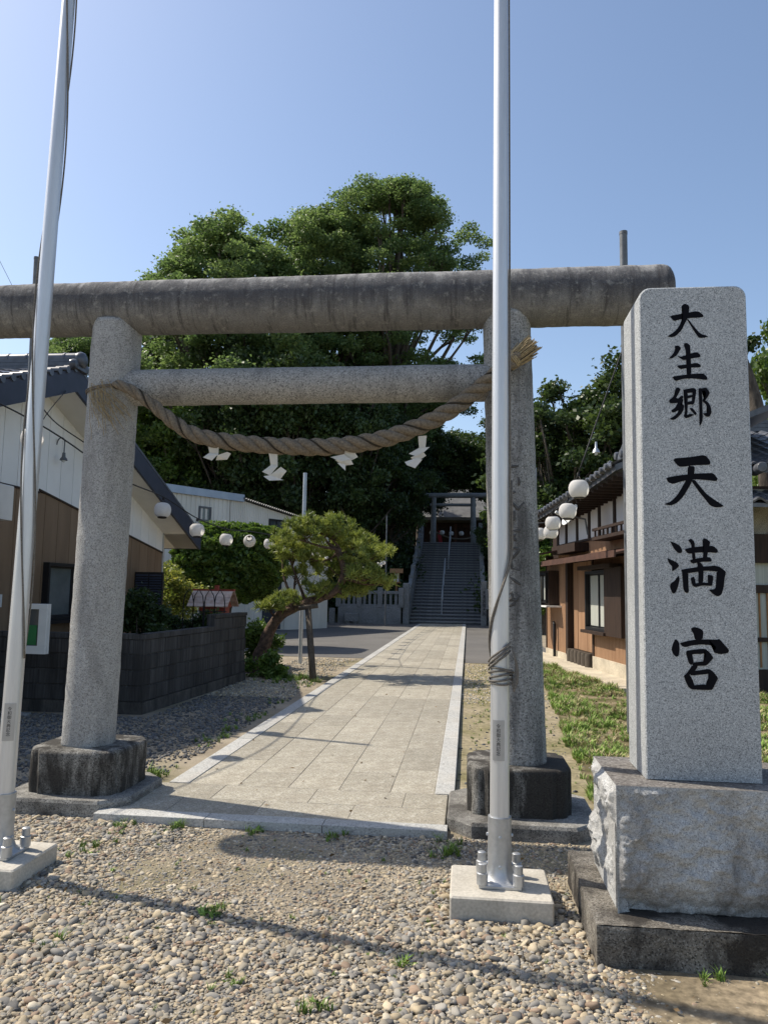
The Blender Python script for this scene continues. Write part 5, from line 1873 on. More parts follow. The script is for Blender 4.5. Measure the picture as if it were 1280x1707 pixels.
def crown_pts(clumps, n, rg, squash=0.75, shell=0.55):
    """points spread through clumps, denser near each clump's skin; also clump id"""
    c = np.array([q[:3] for q in clumps], float)
    r = np.array([q[3] for q in clumps], float)
    p = r ** 2 / np.sum(r ** 2)
    k = rg.choice(len(clumps), n, p=p)
    d = rg.normal(size=(n, 3))
    d /= np.linalg.norm(d, axis=1)[:, None]
    rad = np.where(rg.random(n) < shell, rg.normal(0.92, 0.14, n), rg.random(n) ** 0.45)
    rad = np.where(rg.random(n) < 0.13, rg.uniform(1.0, 1.65, n), rad)
    pts = c[k] + d * (rad * r[k])[:, None] * np.array([1, 1, squash])
    return pts, k


def tree_proto(name, rg, H, crown_z0, rx, ry, n_clumps, clump_r, n_leaves, leaf, mat, trunk_r, lean=(0, 0), conical=False, irregular=0.35, bark='bark', limbs=True, squash=0.7, dome=0, flat=0.25):
    """local tree at the origin: returns (trunk mesh, crown mesh)"""
    clumps = []
    zc, rz = (H + crown_z0) / 2, (H - crown_z0) / 2
    tries = 0
    seed = rg.random() * 50
    while len(clumps) < n_clumps and tries < 5000:
        tries += 1
        d = rg.normal(size=3)
        d /= np.linalg.norm(d)
        u = rg.random() ** 0.42
        lim = 1 + irregular * mnoise.noise(Vector((d[0] * 1.6 + seed, d[1] * 1.6, d[2] * 1.6))) * 1.6
        w = u * max(0.45, lim)
        x, y, z = d[0] * rx * w, d[1] * ry * w, d[2] * rz * min(w, 1.0)
        if dome:
            zz = (rg.random() ** 0.75) * 2 - 1
            lat = (1 - abs(zz) ** dome) ** (1 / dome) * (rg.random() ** 0.5)
            an = rg.random() * 6.2832
            lim = 1 + irregular * 1.5 * mnoise.noise(Vector((math.cos(an) * 1.5 + seed, math.sin(an) * 1.5, zz * 1.6)))
            x, y, z = math.cos(an) * rx * lat * lim, math.sin(an) * ry * lat * lim, zz * rz * (0.9 + 0.1 * lim)
        if conical:
            f = 1 - (z + rz) / (2 * rz)
            x, y = x * (0.25 + 1.0 * f), y * (0.25 + 1.0 * f)
        r_ = clump_r * rg.uniform(0.65, 1.25)
        clumps.append((x + lean[0], y + lean[1], zc + z * (1 - clump_r / (2 * rz)), r_))
    pts, k = crown_pts(clumps, n_leaves, rg, squash)
    ct = rg.random(len(clumps))
    tone = np.clip(0.25 + 0.5 * ct[k] + rg.normal(0, 0.17, n_leaves), 0, 1)
    size = leaf * rg.uniform(0.6, 1.35, n_leaves)
    v, q, tn = leaf_quads(pts, size, rg, tone, flat, 0.6)
    crown = np_mesh(name + '_crown', v, q, mat, tn)
    m = MB()
    top = Vector((lean[0] * 0.8, lean[1] * 0.8, crown_z0 + rz * (0.95 if not dome else 1.15)))
    tp_ = [Vector((0, 0, -0.3)), Vector((0.04 * H * 0.1, 0, crown_z0 * 0.4)), Vector((lean[0] * 0.4, lean[1] * 0.4, crown_z0 * 0.95)), top.lerp(Vector((lean[0] * .5, lean[1] * .5, crown_z0)), 0.4), top]
    m.tube(catmull(tp_, 4), [trunk_r * (1.25 - 1.05 * i / 16) for i in range(17)], 10)
    if limbs:
        order = sorted(range(len(clumps)), key=lambda i: -clumps[i][3])
        for i in order[:min(len(order), 60)]:
            c = Vector(clumps[i][:3])
            h0 = crown_z0 * 0.8 + (c.z - crown_z0 * 0.8) * rg.uniform(0.2, 0.5)
            t_ = min(1.0, max(0.0, h0 / top.z))
            s = Vector((lean[0] * 0.8 * t_, lean[1] * 0.8 * t_, h0))
            mid = s.lerp(c, 0.55) + Vector((rg.normal() * 0.3, rg.normal() * 0.3, -0.12 * (c - s).length * 0.3))
            r0 = trunk_r * rg.uniform(0.2, 0.38)
            m.tube(catmull([s, mid, c], 4), [r0 * (1 - 0.095 * q_) for q_ in range(9)], 6)
            for _ in range(2):
                e = c + Vector(rg.normal(size=3)) * clumps[i][3] * 0.3
                m.tube([mid.lerp(c, 0.6), e], [r0 * 0.45, r0 * 0.12], 5)
    trunk = m.mesh(name + '_trunk', bark, smooth='all')
    return trunk, crown


PROTO = {}
PROTO['zelkova'] = tree_proto('zelkova', np.random.default_rng(3), 24, 6.5, 6.4, 5.6, 440, 0.66, 165000, 0.175, 'leaf_bright', 0.55, irregular=0.4, squash=0.5, dome=2.3, flat=0.4)
PROTO['oak'] = tree_proto('oak', np.random.default_rng(5), 18, 4.0, 5.3, 5.0, 360, 0.64, 135000, 0.17, 'leaf_bright', 0.42, irregular=0.42, squash=0.5, dome=2.1, flat=0.4)
PROTO['evergreen'] = tree_proto('evergreen', np.random.default_rng(8), 12, 1.0, 3.1, 3.1, 170, 0.62, 62000, 0.21, 'leaf_dark', 0.28, irregular=0.3)
PROTO['evergreen_b'] = tree_proto('evergreen_b', np.random.default_rng(9), 12, 1.5, 3.2, 3.2, 150, 0.66, 58000, 0.22, 'leaf_dark', 0.28, irregular=0.4)
PROTO['leafy'] = tree_proto('leafy', np.random.default_rng(21), 10, 1.0, 2.8, 2.8, 130, 0.58, 48000, 0.20, 'leaf_hedge', 0.24, irregular=0.4)
PROTO['cedar'] = tree_proto('cedar', np.random.default_rng(12), 12, 0.8, 2.2, 2.2, 80, 0.75, 46000, 0.20, 'leaf_conifer', 0.25, conical=True, irregular=0.25)
PROTO['canopy'] = tree_proto('canopy', np.random.default_rng(41), 10, 3.3, 3.5, 3.2, 120, 0.62, 42000, 0.22, 'leaf_dark', 0.24, irregular=0.35)
PROTO['airy'] = tree_proto('airy', np.random.default_rng(14), 10, 2.6, 3.0, 3.0, 75, 0.55, 19000, 0.20, 'leaf_dark', 0.2, irregular=0.5, squash=0.5)


def tree(kind, x, y, z, sx, sz, rot, label, group, name='tree'):
    o = thing(name, (x, y, z), label, 'tree', group)
    o.scale = (sx, sx, sz)
    o.rotation_euler = (0, 0, rot)
    tr, cr = PROTO[kind]
    put('trunk', tr, o)
    put('crown', cr, o)
    return o


WG = 'trees of the wooded hill'
tree('zelkova', -4.9, 47.5, 4.2, 1.0, 0.98, 0.4, 'tallest broadleaf tree, its crown rising highest above the arch', WG, 'zelkova_tree')
tree('oak', -14.3, 43.5, 2.2, 1.3, 1.16, 1.0, 'rounded broadleaf tree whose crown tops the arch nearest the house with the navy gable', WG, 'oak_tree')
tree('oak', -9.7, 47.0, 4.0, 1.1, 1.22, 2.6, 'broadleaf tree between the tallest tree and the rounded one above the arch', WG, 'oak_tree')
tree('leafy', -16.4, 38.5, 0.3, 1.12, 1.30, 0.3, 'light green leafy tree just above the corrugated building roof', WG, 'leafy_tree')
tree('evergreen', -12.6, 40.0, 0.9, 1.05, 1.25, 0.9, 'dense evergreen behind the pale blue roof flashing', WG, 'evergreen_tree')
tree('evergreen_b', -9.2, 39.6, 0.8, 1.0, 1.22, 2.0, 'dense dark evergreen behind the lantern pole by the pine', WG, 'evergreen_tree')
tree('evergreen', -6.2, 40.6, 1.2, 0.85, 1.05, 3.3, 'dark evergreen standing over the stone fence', WG, 'evergreen_tree')
tree('evergreen_b', -4.55, 43.4, 2.3, 0.62, 0.85, 4.1, 'dark evergreen leaning over the edge of the stone stairs', WG, 'evergreen_tree')
tree('cedar', -4.0, 51.0, 4.6, 0.9, 0.80, 0.0, 'pointed dark conifer beside the upper torii', WG, 'cedar_tree')
tree('evergreen', -18.5, 45.0, 3.0, 1.25, 1.25, 4.6, 'evergreen half hidden behind the plain arch pillar', WG, 'evergreen_tree')
tree('oak', -19.5, 36.5, 0.0, 0.72, 0.82, 3.9, 'green tree showing above the tiled ridge of the gabled house', WG, 'oak_tree')
tree('evergreen_b', -5.0, 54.0, 4.8, 1.1, 0.98, 5.0, 'dark tree behind the straw rope and the conifer', WG, 'evergreen_tree')
tree('leafy', -0.6, 76.0, 5.0, 1.45, 1.12, 1.2, 'distant grey-green tree above the upper torii', WG, 'leafy_tree')
tree('evergreen', 4.5, 70.0, 5.0, 1.2, 0.9, 2.2, 'distant tree behind the carved arch pillar', WG, 'evergreen_tree')
tree('evergreen_b', 1.95, 42.6, 1.8, 0.40, 0.48, 0.6, 'round dark bush overhanging the far side of the stairs', WG, 'evergreen_shrub')
tree('evergreen', 4.6, 44.0, 2.4, 0.8, 0.8, 1.6, 'evergreen on the slope above the farther stone fence', WG, 'evergreen_tree')
RG_ = 'trees behind the timber house'
tree('evergreen', 6.9, 34.0, 0.0, 1.12, 1.05, 2.4, 'big dark tree rising behind the monument and the timber house', RG_, 'evergreen_tree')
tree('airy', 3.7, 33.0, 0.0, 0.95, 1.10, 0.8, 'open-branched tree with sky showing through beside the carved pillar', RG_, 'open_tree')
tree('leafy', 2.9, 30.0, 0.0, 0.62, 0.55, 1.9, 'low leafy tree just behind the tiled eave of the timber house', RG_, 'leafy_tree')
tree('evergreen_b', 10.5, 38.0, 0.0, 1.2, 0.9, 3.9, 'dark tree behind the roof of the timber house', RG_, 'evergreen_tree')
tree('leafy', 8.95, 21.0, 0.0, 0.5, 1.03, 0.2, 'tree tip peeping in beyond the ridge of the front roof', RG_, 'leafy_tree')

tree('canopy', -3.5, 55.5, 4.6, 1.0, 1.0, 2.0, 'spreading dark tree whose branches hang before the shrine hall roof', WG, 'open_tree')
tree('canopy', 2.2, 55.6, 4.6, 1.0, 0.95, 5.2, 'spreading tree behind the farther pillar of the upper torii', WG, 'open_tree')
tree('evergreen', -1.1, 71.5, 4.7, 1.3, 1.05, 0.2, 'dark tree directly behind the shrine hall', WG, 'evergreen_tree')
# undergrowth filling the slope
rg = np.random.default_rng(33)
cl_ = []
for i in range(420):
    x, y = rg.uniform(-22, 9), rg.uniform(37.8, 49)
    if -3.3 < x < 1.2:
        continue
    cl_.append((x, y, hill_z(x, y) + 0.3, rg.uniform(0.5, 1.1)))
pts, k = crown_pts(cl_, 90000, rg, 0.8)
ct = rg.random(len(cl_))
v, q, tn = leaf_quads(pts, 0.2 * rg.uniform(0.6, 1.4, len(pts)), rg, np.clip(0.1 + 0.5 * ct[k] + rg.normal(0, .15, len(pts)), 0, 1), 0.2, 0.6)
o = put('undergrowth', np_mesh('undergrowth', v, q, 'leaf_dark', tn))
props(o, 'dark undergrowth covering the slope either side of the stairs', 'undergrowth', None, 'stuff')

# pruned garden tree behind the front roof
pt = thing('pruned_tree', (6.35, 18.0, 0), 'dark pruned tree trunk rising above the tiled roof by the monument', 'tree')
MB().tube(catmull([(6.6, 18, -0.2), (6.75, 18, 3.0), (6.55, 18, 5.6), (6.22, 18, 7.0)], 5), [0.26 - 0.009 * i for i in range(16)], 10).build('trunk', 'bark', pt, 'all')
pts, k = crown_pts([(6.3, 18, 7.3, 0.22), (6.5, 18, 7.42, 0.16), (6.05, 18.1, 7.25, 0.2), (5.8, 18, 7.5, 0.3)], 900, rg, 0.7)
v, q, tn = leaf_quads(pts - np.array([6.35, 18, 0]), 0.13 * rg.uniform(.6, 1.3, len(pts)), rg, rg.random(len(pts)) * 0.6, 0.2, 0.6)
put('crown', np_mesh('pruned_crown', v, q, 'leaf_dark', tn), pt)

# clipped box-shaped garden tree
ht_ = thing('clipped_tree', (-6.4, 20.4, 0), 'clipped box-shaped garden tree in front of the corrugated building', 'tree')
MB().tube(catmull([(-6.4, 20.4, 0), (-6.5, 20.4, 0.8), (-6.3, 20.3, 1.6), (-6.35, 20.4, 2.4)], 4), [0.15 - 0.006 * i for i in range(13)], 10).build('trunk', 'bark', ht_, 'all')
N = 42000
u = rg.random((N, 3)) * 2 - 1
ax_ = rg.integers(0, 3, N)
face = rg.random(N) < 0.75
u[np.arange(N)[face], ax_[face]] = np.sign(u[np.arange(N)[face], ax_[face]]) * rg.normal(0.95, 0.07, face.sum())
nrm = (np.abs(u) ** 3.2).sum(axis=1) ** (1 / 3.2)
u = u / np.maximum(1.0, nrm)[:, None]
nz = vnoise(u[:, 0] * 3 + u[:, 2] * 2, u[:, 1] * 3 + u[:, 2] * 3, 3.0)
tap = 1 - 0.30 * np.clip(-u[:, 2], 0, 1) ** 1.5
pts = u * np.array([1.46, 1.2, 1.02]) * (1 + 0.16 * nz)[:, None]
pts[:, :2] *= tap[:, None]
pts += np.array([0.0, 0.0, 2.25])
bias = 0.35 + 0.35 * nz
v, q, tn = leaf_quads(pts, 0.12 * rg.uniform(.6, 1.4, N), rg, np.clip(bias + rg.normal(0, .2, N), 0, 1), 0.1, 0.6)
put('crown', np_mesh('clipped_crown', v, q, 'leaf_hedge', tn), ht_)


def shrub(name, x, y, z, clumps, n, leaf, mat, label, stems=5, group=None):
    o = thing(name, (x, y, z), label, 'shrub', group)
    pts, k = crown_pts(clumps, n, rg, 0.85, 0.5)
    ct = rg.random(len(clumps))
    v, q, tn = leaf_quads(pts - np.array([x, y, z]), leaf * rg.uniform(.6, 1.35, n), rg, np.clip(0.2 + .5 * ct[k] + rg.normal(0, .2, n), 0, 1), 0.15, 0.5)
    put('foliage', np_mesh(name + '_foliage', v, q, mat, tn), o)
    m = MB()
    for i in range(stems):
        c = clumps[i % len(clumps)]
        m.tube([(x + rnd.uniform(-.1, .1), y + rnd.uniform(-.1, .1), z), ((x + c[0]) / 2, (y + c[1]) / 2, (z + c[2]) / 2 + 0.1), c[:3]], [0.02, 0.014, 0.006], 5)
    m.build('stems', 'bark', o, 'all')
    return o


def ball(x, y, z, r, n, rr):
    out = []
    for _ in range(n):
        d = Vector(rg.normal(size=3)).normalized() * r * rg.random() ** 0.5
        out.append((x + d.x, y + d.y, z + d.z, rr * rg.uniform(.7, 1.3)))
    return out


GS = 'garden shrubs behind the block wall'
shrub('golden_shrub', -6.75, 17.4, 0, ball(-6.7, 17.4, 1.35, 0.6, 24, 0.22) + ball(-7.1, 17.5, 1.75, 0.4, 10, 0.18), 7600, 0.085, 'leaf_yellow', 'golden yellow-green shrub by the louvred shutter box', group=GS)
shrub('dark_shrub', -5.25, 12.0, 0, ball(-5.25, 12.0, 1.02, 0.42, 14, 0.2), 5200, 0.085, 'leaf_dark', 'dark green shrub behind the wall next to the plain arch pillar', group=GS)
shrub('dark_shrub', -4.75, 13.6, 0, ball(-4.75, 13.6, 0.95, 0.3, 10, 0.16) + ball(-5.3, 13.4, 0.9, 0.3, 8, 0.16), 4600, 0.07, 'leaf_dark', 'low dark shrub under the black wire trellis', group=GS)
shrub('garden_shrub', -4.05, 15.0, 0, ball(-4.05, 15.0, 0.5, 0.38, 16, 0.18), 5200, 0.075, 'leaf_hedge', 'leafy bush at the end of the block wall behind the pine trunk')
shrub('ground_plant', -3.55, 13.5, 0, ball(-3.6, 13.55, 0.14, 0.30, 12, 0.11) + ball(-3.25, 13.35, 0.09, 0.22, 9, 0.08), 2600, 0.085, 'weed_leaf', 'patch of pale green leafy plants round the pine trunk foot')

# ------------------------------------------------------------------ the leaning pine and its prop
pine = thing('pine_tree', (-4.0, 14.2, 0), 'trained pine leaning over the path on a wooden prop', 'tree')
trk = [(-4.05, 14.25, -0.1), (-3.95, 14.2, 0.12), (-3.76, 14.15, 0.52), (-3.60, 14.1, 0.88), (-3.36, 14.05, 1.13), (-2.86, 13.95, 1.34), (-2.42, 13.87, 1.52), (-2.24, 13.82, 1.85), (-2.36, 13.82, 2.3)]
cp_ = catmull(trk, 6)
m = MB().tube(cp_, [0.15 - 0.10 * (i / len(cp_)) ** 0.8 for i in range(len(cp_))], 14)
m.v = [tuple(Vector(p) * 1.0 + Vector((mnoise.noise(Vector(p) * 9), mnoise.noise(Vector(p) * 9 + Vector((5, 0, 0))), mnoise.noise(Vector(p) * 9 + Vector((0, 5, 0))))) * 0.022) for p in m.v]
PC = [(-3.0, 13.51, 2.55, 0.44), (-2.5, 13.77, 2.63, 0.5), (-2.88, 14.03, 2.2, 0.5), (-2.13, 14.29, 2.44, 0.44), (-1.69, 13.64, 2.22, 0.35), (-3.28, 13.9, 2.22, 0.30), (-2.44, 14.16, 1.99, 0.5), (-1.79, 13.51, 1.83, 0.39), (-1.5, 13.77, 1.72, 0.22), (-2.24, 14.03, 1.54, 0.31), (-3.2, 14.1, 1.86, 0.22), (-3.32, 13.64, 1.33, 0.29), (-3.63, 13.9, 1.25, 0.2), (-3.11, 14.16, 1.27, 0.24), (-2.62, 13.51, 2.66, 0.28), (-2.7, 13.77, 1.54, 0.28), (-1.97, 14.03, 1.55, 0.24), (-3.52, 14.29, 2.43, 0.24)]
fork = Vector((-2.3, 13.83, 1.75))
for (x, y, z, r_) in PC:
    tgt = Vector((x, y, z - r_ * 0.25))
    near = min(cp_[14:], key=lambda p: (p - tgt).length)
    mid = near.lerp(tgt, 0.5) + Vector((rnd.uniform(-.1, .1), rnd.uniform(-.1, .1), -0.05))
    m.tube(catmull([near, mid, tgt], 4), [0.035 - 0.0028 * i for i in range(9)], 7)
    for _ in range(5):
        e = tgt + Vector((rnd.uniform(-1, 1), rnd.uniform(-1, 1), rnd.uniform(0, .7))) * r_ * 0.8
        m.tube([mid.lerp(tgt, rnd.uniform(.4, 1)), e], [0.012, 0.004], 5)
# the dead stub on the bend
m.tube([(-3.42, 14.0, 1.12), (-3.50, 13.96, 1.24), (-3.48, 13.95, 1.32)], [0.05, 0.035, 0.012], 7)
m.build('trunk', 'pine_bark', pine, 'all')
tips = []
tuft_tone = []
for (x, y, z, r_) in PC:
    r_ *= 0.86
    ns = int(38 * (r_ / 0.4) ** 2) + 6
    d = rg.normal(size=(ns, 3))
    d /= np.linalg.norm(d, axis=1)[:, None]
    d[:, 2] = d[:, 2] * 0.85 + 0.12
    wob_ = np.array([mnoise.noise(Vector((q_[0] * 2.0 + x * 5, q_[1] * 2.0 + z * 3, q_[2] * 2.0))) for q_ in d])
    rad = rg.random(ns) ** 0.33 * (1.0 + 0.8 * wob_)
    sc0 = np.array([x, y, z]) + d * (rad * r_)[:, None] * np.array([1.15, 1.15, 0.66])
    k_ = 5
    tips.append(np.repeat(sc0, k_, axis=0) + rg.normal(size=(ns * k_, 3)) * np.array([0.032, 0.032, 0.022]))
    tuft_tone.append(np.repeat(np.clip(0.5 + rg.normal(0, 0.22, ns), 0, 1), k_))
tuft_tone = np.concatenate(tuft_tone)
tips = np.concatenate(tips)
nt = len(tips)
per = 13
c = np.repeat(tips, per, axis=0)
dirs = rg.normal(size=(nt * per, 3)) * 0.62 + np.array([0, 0, 0.75])
dirs /= np.linalg.norm(dirs, axis=1)[:, None]
L = 0.105 * rg.uniform(.7, 1.25, nt * per)
sd_ = np.cross(dirs, rg.normal(size=(nt * per, 3)))
sd_ /= np.linalg.norm(sd_, axis=1)[:, None]
wdt = 0.0085
b0, b1 = c - sd_ * wdt, c + sd_ * wdt
t1 = c + dirs * L[:, None]
v = np.stack([b0, b1, t1 + sd_ * wdt * .35, t1 - sd_ * wdt * .35], axis=1).reshape(-1, 3) - np.array([-4.0, 14.2, 0])
tt = np.repeat(tuft_tone, per)
put('crown', np_mesh('pine_crown', v, np.arange(4 * nt * per).reshape(-1, 4), 'needle', np.repeat(np.clip(tt * 0.8 + rg.random(nt * per) * .25, 0, 1), 4)), pine)
pr_ = thing('wooden_prop', (-2.59, 13.05, 0), 'slanting dark timber prop holding up the pine trunk', 'prop')
MB().tube([(-2.59, 13.05, -0.05), (-2.72, 13.35, 0.6), (-2.86, 13.72, 1.22)], [0.062, 0.058, 0.055], 12).build('pole', 'prop_timber', pr_, 'all')
MB().tube([(-3.02, 13.66, 1.22), (-2.68, 13.72, 1.27)], 0.045, 10).build('crossbar', 'prop_timber', pr_, 'all')
# ------------------------------------------------------------------ lantern posts, wires and lanterns


def post(x, y, h, r_, mat, label, lean=(0, 0), foot=True):
    o = thing('lantern_post', (x, y, 0), label, 'post', 'metal posts carrying the lantern strings')
    MB().tube([(x, y, 0), (x + lean[0], y + lean[1], h)], r_, 14).build('shaft', mat, o, True)
    MB().lathe((x + lean[0], y + lean[1], h), [(r_ * 1.06, -0.03), (r_ * 1.06, 0.004), (0.0, 0.012)], 14, cap=False).build('cap', mat, o, True)
    if foot:
        MB().cbox(x - 0.05, x + 0.22, y - 0.08, y + 0.02, 0.0, 0.03, 0.004).build('foot', 'galvanised', o)
    return o


post(-5.42, 8.9, 5.72, 0.034, 'grey_post', 'thin grey post behind the outer flagpole, topping the arch beam', (-0.08, 0))
post(1.79, 8.9, 5.80, 0.045, 'grey_post', 'grey post whose top shows above the arch beam beside the monument', foot=False)
post(-3.495, 16.1, 4.05, 0.042, 'galvanised', 'galvanised post standing behind the leaning pine', foot=False)
post(1.12, 13.3, 3.70, 0.042, 'galvanised', 'galvanised post just behind the carved arch pillar', foot=False)
post(-3.62, 34.0, 4.9, 0.03, 'grey_post', 'slender dark post near the stone fence', foot=False)

lan = thing('paper_lantern', (0, 0, 0), 'x', 'lantern', 'strings of white paper lanterns')
OFF[lan.name] = Vector((0, 0, 0))
prof = []
NB = 26
for i in range(NB + 1):
    a = -1.22 + 2.44 * i / NB
    r_ = 0.113 * math.cos(a) ** 0.62 + (0.0028 if i % 2 else 0.0)
    prof.append((r_, 0.098 * math.sin(a) / math.sin(1.22)))
ls = MB().lathe((0, 0, 0), prof, 28, cap=False).build('shade', 'lantern_paper', lan, 'all')
MB().lathe((0, 0, 0.092), [(0.058, -0.004), (0.062, 0.0), (0.062, 0.014), (0.052, 0.016), (0.050, 0.0)], 20, cap=False).build('top_ring', 'black_plastic', lan, True)
MB().lathe((0, 0, -0.108), [(0.050, 0.016), (0.062, 0.014), (0.062, 0.0), (0.0, 0.002)], 20, cap=False).build('bottom_ring', 'black_plastic', lan, True)
m = MB()
m.tube([(-0.056, 0, 0.10), (-0.03, 0, 0.135), (0, 0, 0.147), (0.03, 0, 0.135), (0.056, 0, 0.10)], 0.003, 5)
m.lathe((0, 0, 0.14), [(0.016, 0.0), (0.018, 0.03), (0.008, 0.05)], 10)
m.build('hook', 'black_plastic', lan, True)

ORD = ['first', 'second', 'third', 'fourth', 'fifth', 'sixth', 'seventh', 'eighth', 'ninth', 'tenth', 'eleventh', 'twelfth']
SPOTS = []
for i, p in enumerate([(-4.19, 10.15, 2.61), (-4.18, 11.5, 2.44), (-4.16, 12.9, 2.39), (-4.15, 14.3, 2.46), (-4.05, 15.4, 2.48), (-3.88, 16.0, 2.50)]):
    lab = 'white paper lantern, %s out from the plain arch pillar towards the pine' % ORD[i]
    if i == 3:
        lab = 'white paper lantern tipped on its side, its open ring showing, before the clipped tree'
    SPOTS.append((p, lab, (R(62) if i == 3 else rnd.uniform(-.12, .12), R(-25) if i == 3 else rnd.uniform(-.12, .12), rnd.uniform(0, 6)) if i != 3 else (R(62), R(-14), R(20))))
for i, p in enumerate([(1.25, 8.9, 2.75), (1.30, 10.3, 2.64), (1.25, 11.6, 2.60), (1.29, 12.3, 2.52), (1.17, 13.0, 2.54)]):
    lab = ['largest white paper lantern, hanging below the bare cord beside the monument', 'white paper lantern, second from the monument, before the tiled eave', 'white paper lantern third from the monument, overlapping the one behind', 'white paper lantern fourth from the monument, half hidden behind another', 'white paper lantern farthest from the monument, against the galvanised post'][i]
    SPOTS.append((p, lab, (rnd.uniform(-.1, .1), rnd.uniform(-.1, .1), rnd.uniform(0, 6))))
far = []
for i in range(11):
    y = 17.8 + i * 1.42
    u = (y - 16.1) / 17.9
    far.append((-3.54 + 0.02 * math.sin(i), y, 2.55 - 2.1 * u * (1 - u) + 0.45 * u))
for i, p in enumerate(far):
    SPOTS.append((p, 'white paper lantern on the string running behind the pine, %s beyond the galvanised post' % ORD[i], (rnd.uniform(-.2, .2), rnd.uniform(-.2, .2), rnd.uniform(0, 6))))
SPOTS.append(((-4.54, 7.48, 3.08), 'white paper lantern hanging right behind the outer flagpole', (0.05, 0.05, 1.0)))
SPOTS.append(((-4.13, 8.61, 2.66), 'white paper lantern hanging right behind the plain arch pillar', (0.05, -0.05, 2.0)))
for i, (p, lab, rt) in enumerate(SPOTS):
    o = lan if i == 0 else copy_tree(lan)
    o.location = p
    o.rotation_euler = rt
    o['label'] = lab


def wire(pts, r_, label, mat='dark_wire'):
    o = MB().tube(pts, r_, 5).build('wire', mat, smooth='all', loc=tuple(pts[0]))
    props(o, label, 'wire', 'wires strung between posts')


def hang(ps, ends):
    out = [Vector(ends[0])]
    for p in ps:
        out.append(Vector((p[0], p[1], p[2] + 0.185)))
    out.append(Vector(ends[1]))
    return catmull(out, 8)


lp = [s[0] for s in SPOTS]
wire(hang(lp[-2:] + lp[0:6], ((-5.3, 5.6, 3.7), (-3.5, 16.06, 2.78))), 0.009, 'black cable carrying the lanterns past the gabled house')
wire(catmull([(-5.45, 8.9, 3.95), (-5.2, 9.0, 3.62), (-4.93, 9.25, 3.40), (-4.75, 9.9, 3.2)], 6), 0.008, 'short black cable end under the navy gable edge')
wire(hang([(1.46, 8.9, 3.35)] + lp[6:11], ((1.77, 8.9, 4.4), (1.12, 13.26, 2.80))), 0.009, 'black cable carrying the lanterns beside the timber house')
wire(hang(lp[11:-2], ((-3.5, 16.14, 2.80), (-3.62, 33.97, 3.2))), 0.006, 'cable carrying the lanterns behind the pine')
wire(catmull([(-5.43, 8.92, 3.1), (-5.6, 9.3, 3.28), (-5.7, 9.6, 3.75), (-5.84, 10.4, 4.38)], 8), 0.006, 'thin loose cable hanging under the gable edge')
wire(arc((-24.9, 30, 23.8), (-16.3, 30, 8.8), 0.15, 10), 0.010, 'thin overhead wire crossing the sky at the edge of the picture')
bl = thing('socket_lamp', (1.46, 9.0, 3.25), 'small bell-shaped lamp socket on the cable above the largest lantern', 'lamp')
MB().lathe((1.46, 8.97, 3.18), [(0.045, 0.0), (0.035, 0.03), (0.014, 0.06), (0.012, 0.13)], 12).build('shade', 'galvanised', bl, True)
MB().lathe((1.46, 8.97, 3.15), [(0.0, 0.0), (0.018, 0.008), (0.018, 0.035)], 10, cap=False).build('bulb', 'white_plastic', bl, True)

# display case hung from the near post
dc_ = thing('display_case', (-4.75, 8.3, 0.8), 'white framed display case with green board beside the outer flagpole', 'display case')
X0, X1, Z0, Z1, YF = -5.16, -4.72, 0.78, 1.34, 8.30
m = MB()
m.frame((0, 0, 0), (1, 0, 0), (0, 1, 0), (0, 0, 1), X0, X1, YF + 0.03, YF + 0.07, Z0, Z1)
m.build('cabinet', 'white_plastic', dc_)
fr = MB()
for a0, a1, b0, b1 in ((X0, X1, Z0, Z0 + 0.09), (X0, X1, Z1 - 0.06, Z1), (X0, X0 + 0.06, Z0 + 0.09, Z1 - 0.06), (X1 - 0.10, X1, Z0 + 0.09, Z1 - 0.06)):
    fr.cbox(a0, a1, YF - 0.01, YF + 0.028, b0, b1, 0.004)
fr.build('frame', 'white_plastic', dc_)
MB().box(X0 + 0.06, X1 - 0.10, YF + 0.012, YF + 0.026, Z0 + 0.09, Z1 - 0.06).build('glass', 'window_glass', dc_)
MB().box(X0 + 0.2, X1 - 0.12, YF + 0.004, YF + 0.011, Z0 + 0.10, Z1 - 0.24).build('green_board', 'green_panel', dc_)
MB().tube([(-5.42, 8.9, 1.1), (-5.2, 8.5, 1.1)], 0.02, 8).build('bracket', 'grey_post', dc_, True)

# ------------------------------------------------------------------ garden hut and trellis behind the wall
hut = thing('garden_hut', (-4.95, 14.65, 0), 'small red wooden garden hut with pale slatted roof behind the wall', 'garden hut')
MB().box(-5.2, -4.6, 14.45, 14.85, 0.5, 1.22).build('body', 'hut_red', hut)
MB().box(-5.28, -4.52, 14.38, 14.92, 0.0, 0.5).build('stand', 'prop_timber', hut)
for s in (-1, 1):
    for k in range(5):
        m = MB()
        y0, z0 = 14.65 + s * (0.10 + 0.075 * k), 1.50 - 0.06 * k
        m.frame((-5.4, y0, z0), (1, 0, 0), (0, s * 0.78, -0.62), (0, s * 0.62, 0.78), 0, 0.95, -0.045, 0.045, 0.0, 0.02)
        m.build('roof_board', 'hut_roof', hut)
MB().frame((-5.42, 14.65, 1.545), (1, 0, 0), (0, 1, 0), (0, 0, 1), 0, 0.99, -0.06, 0.06, 0.0, 0.035).build('ridge_board', 'hut_red', hut)
MB().box(-4.9, -4.81, 14.6, 14.7, 1.57, 1.66).build('chimney', 'hut_red', hut)
MB().add([(-4.596, 14.3, 1.22), (-4.596, 15.0, 1.22), (-4.596, 14.65, 1.5)], [(0, 1, 2)]).build('gable', 'hut_red', hut)
hut.scale = (0.84, 0.84, 0.97)
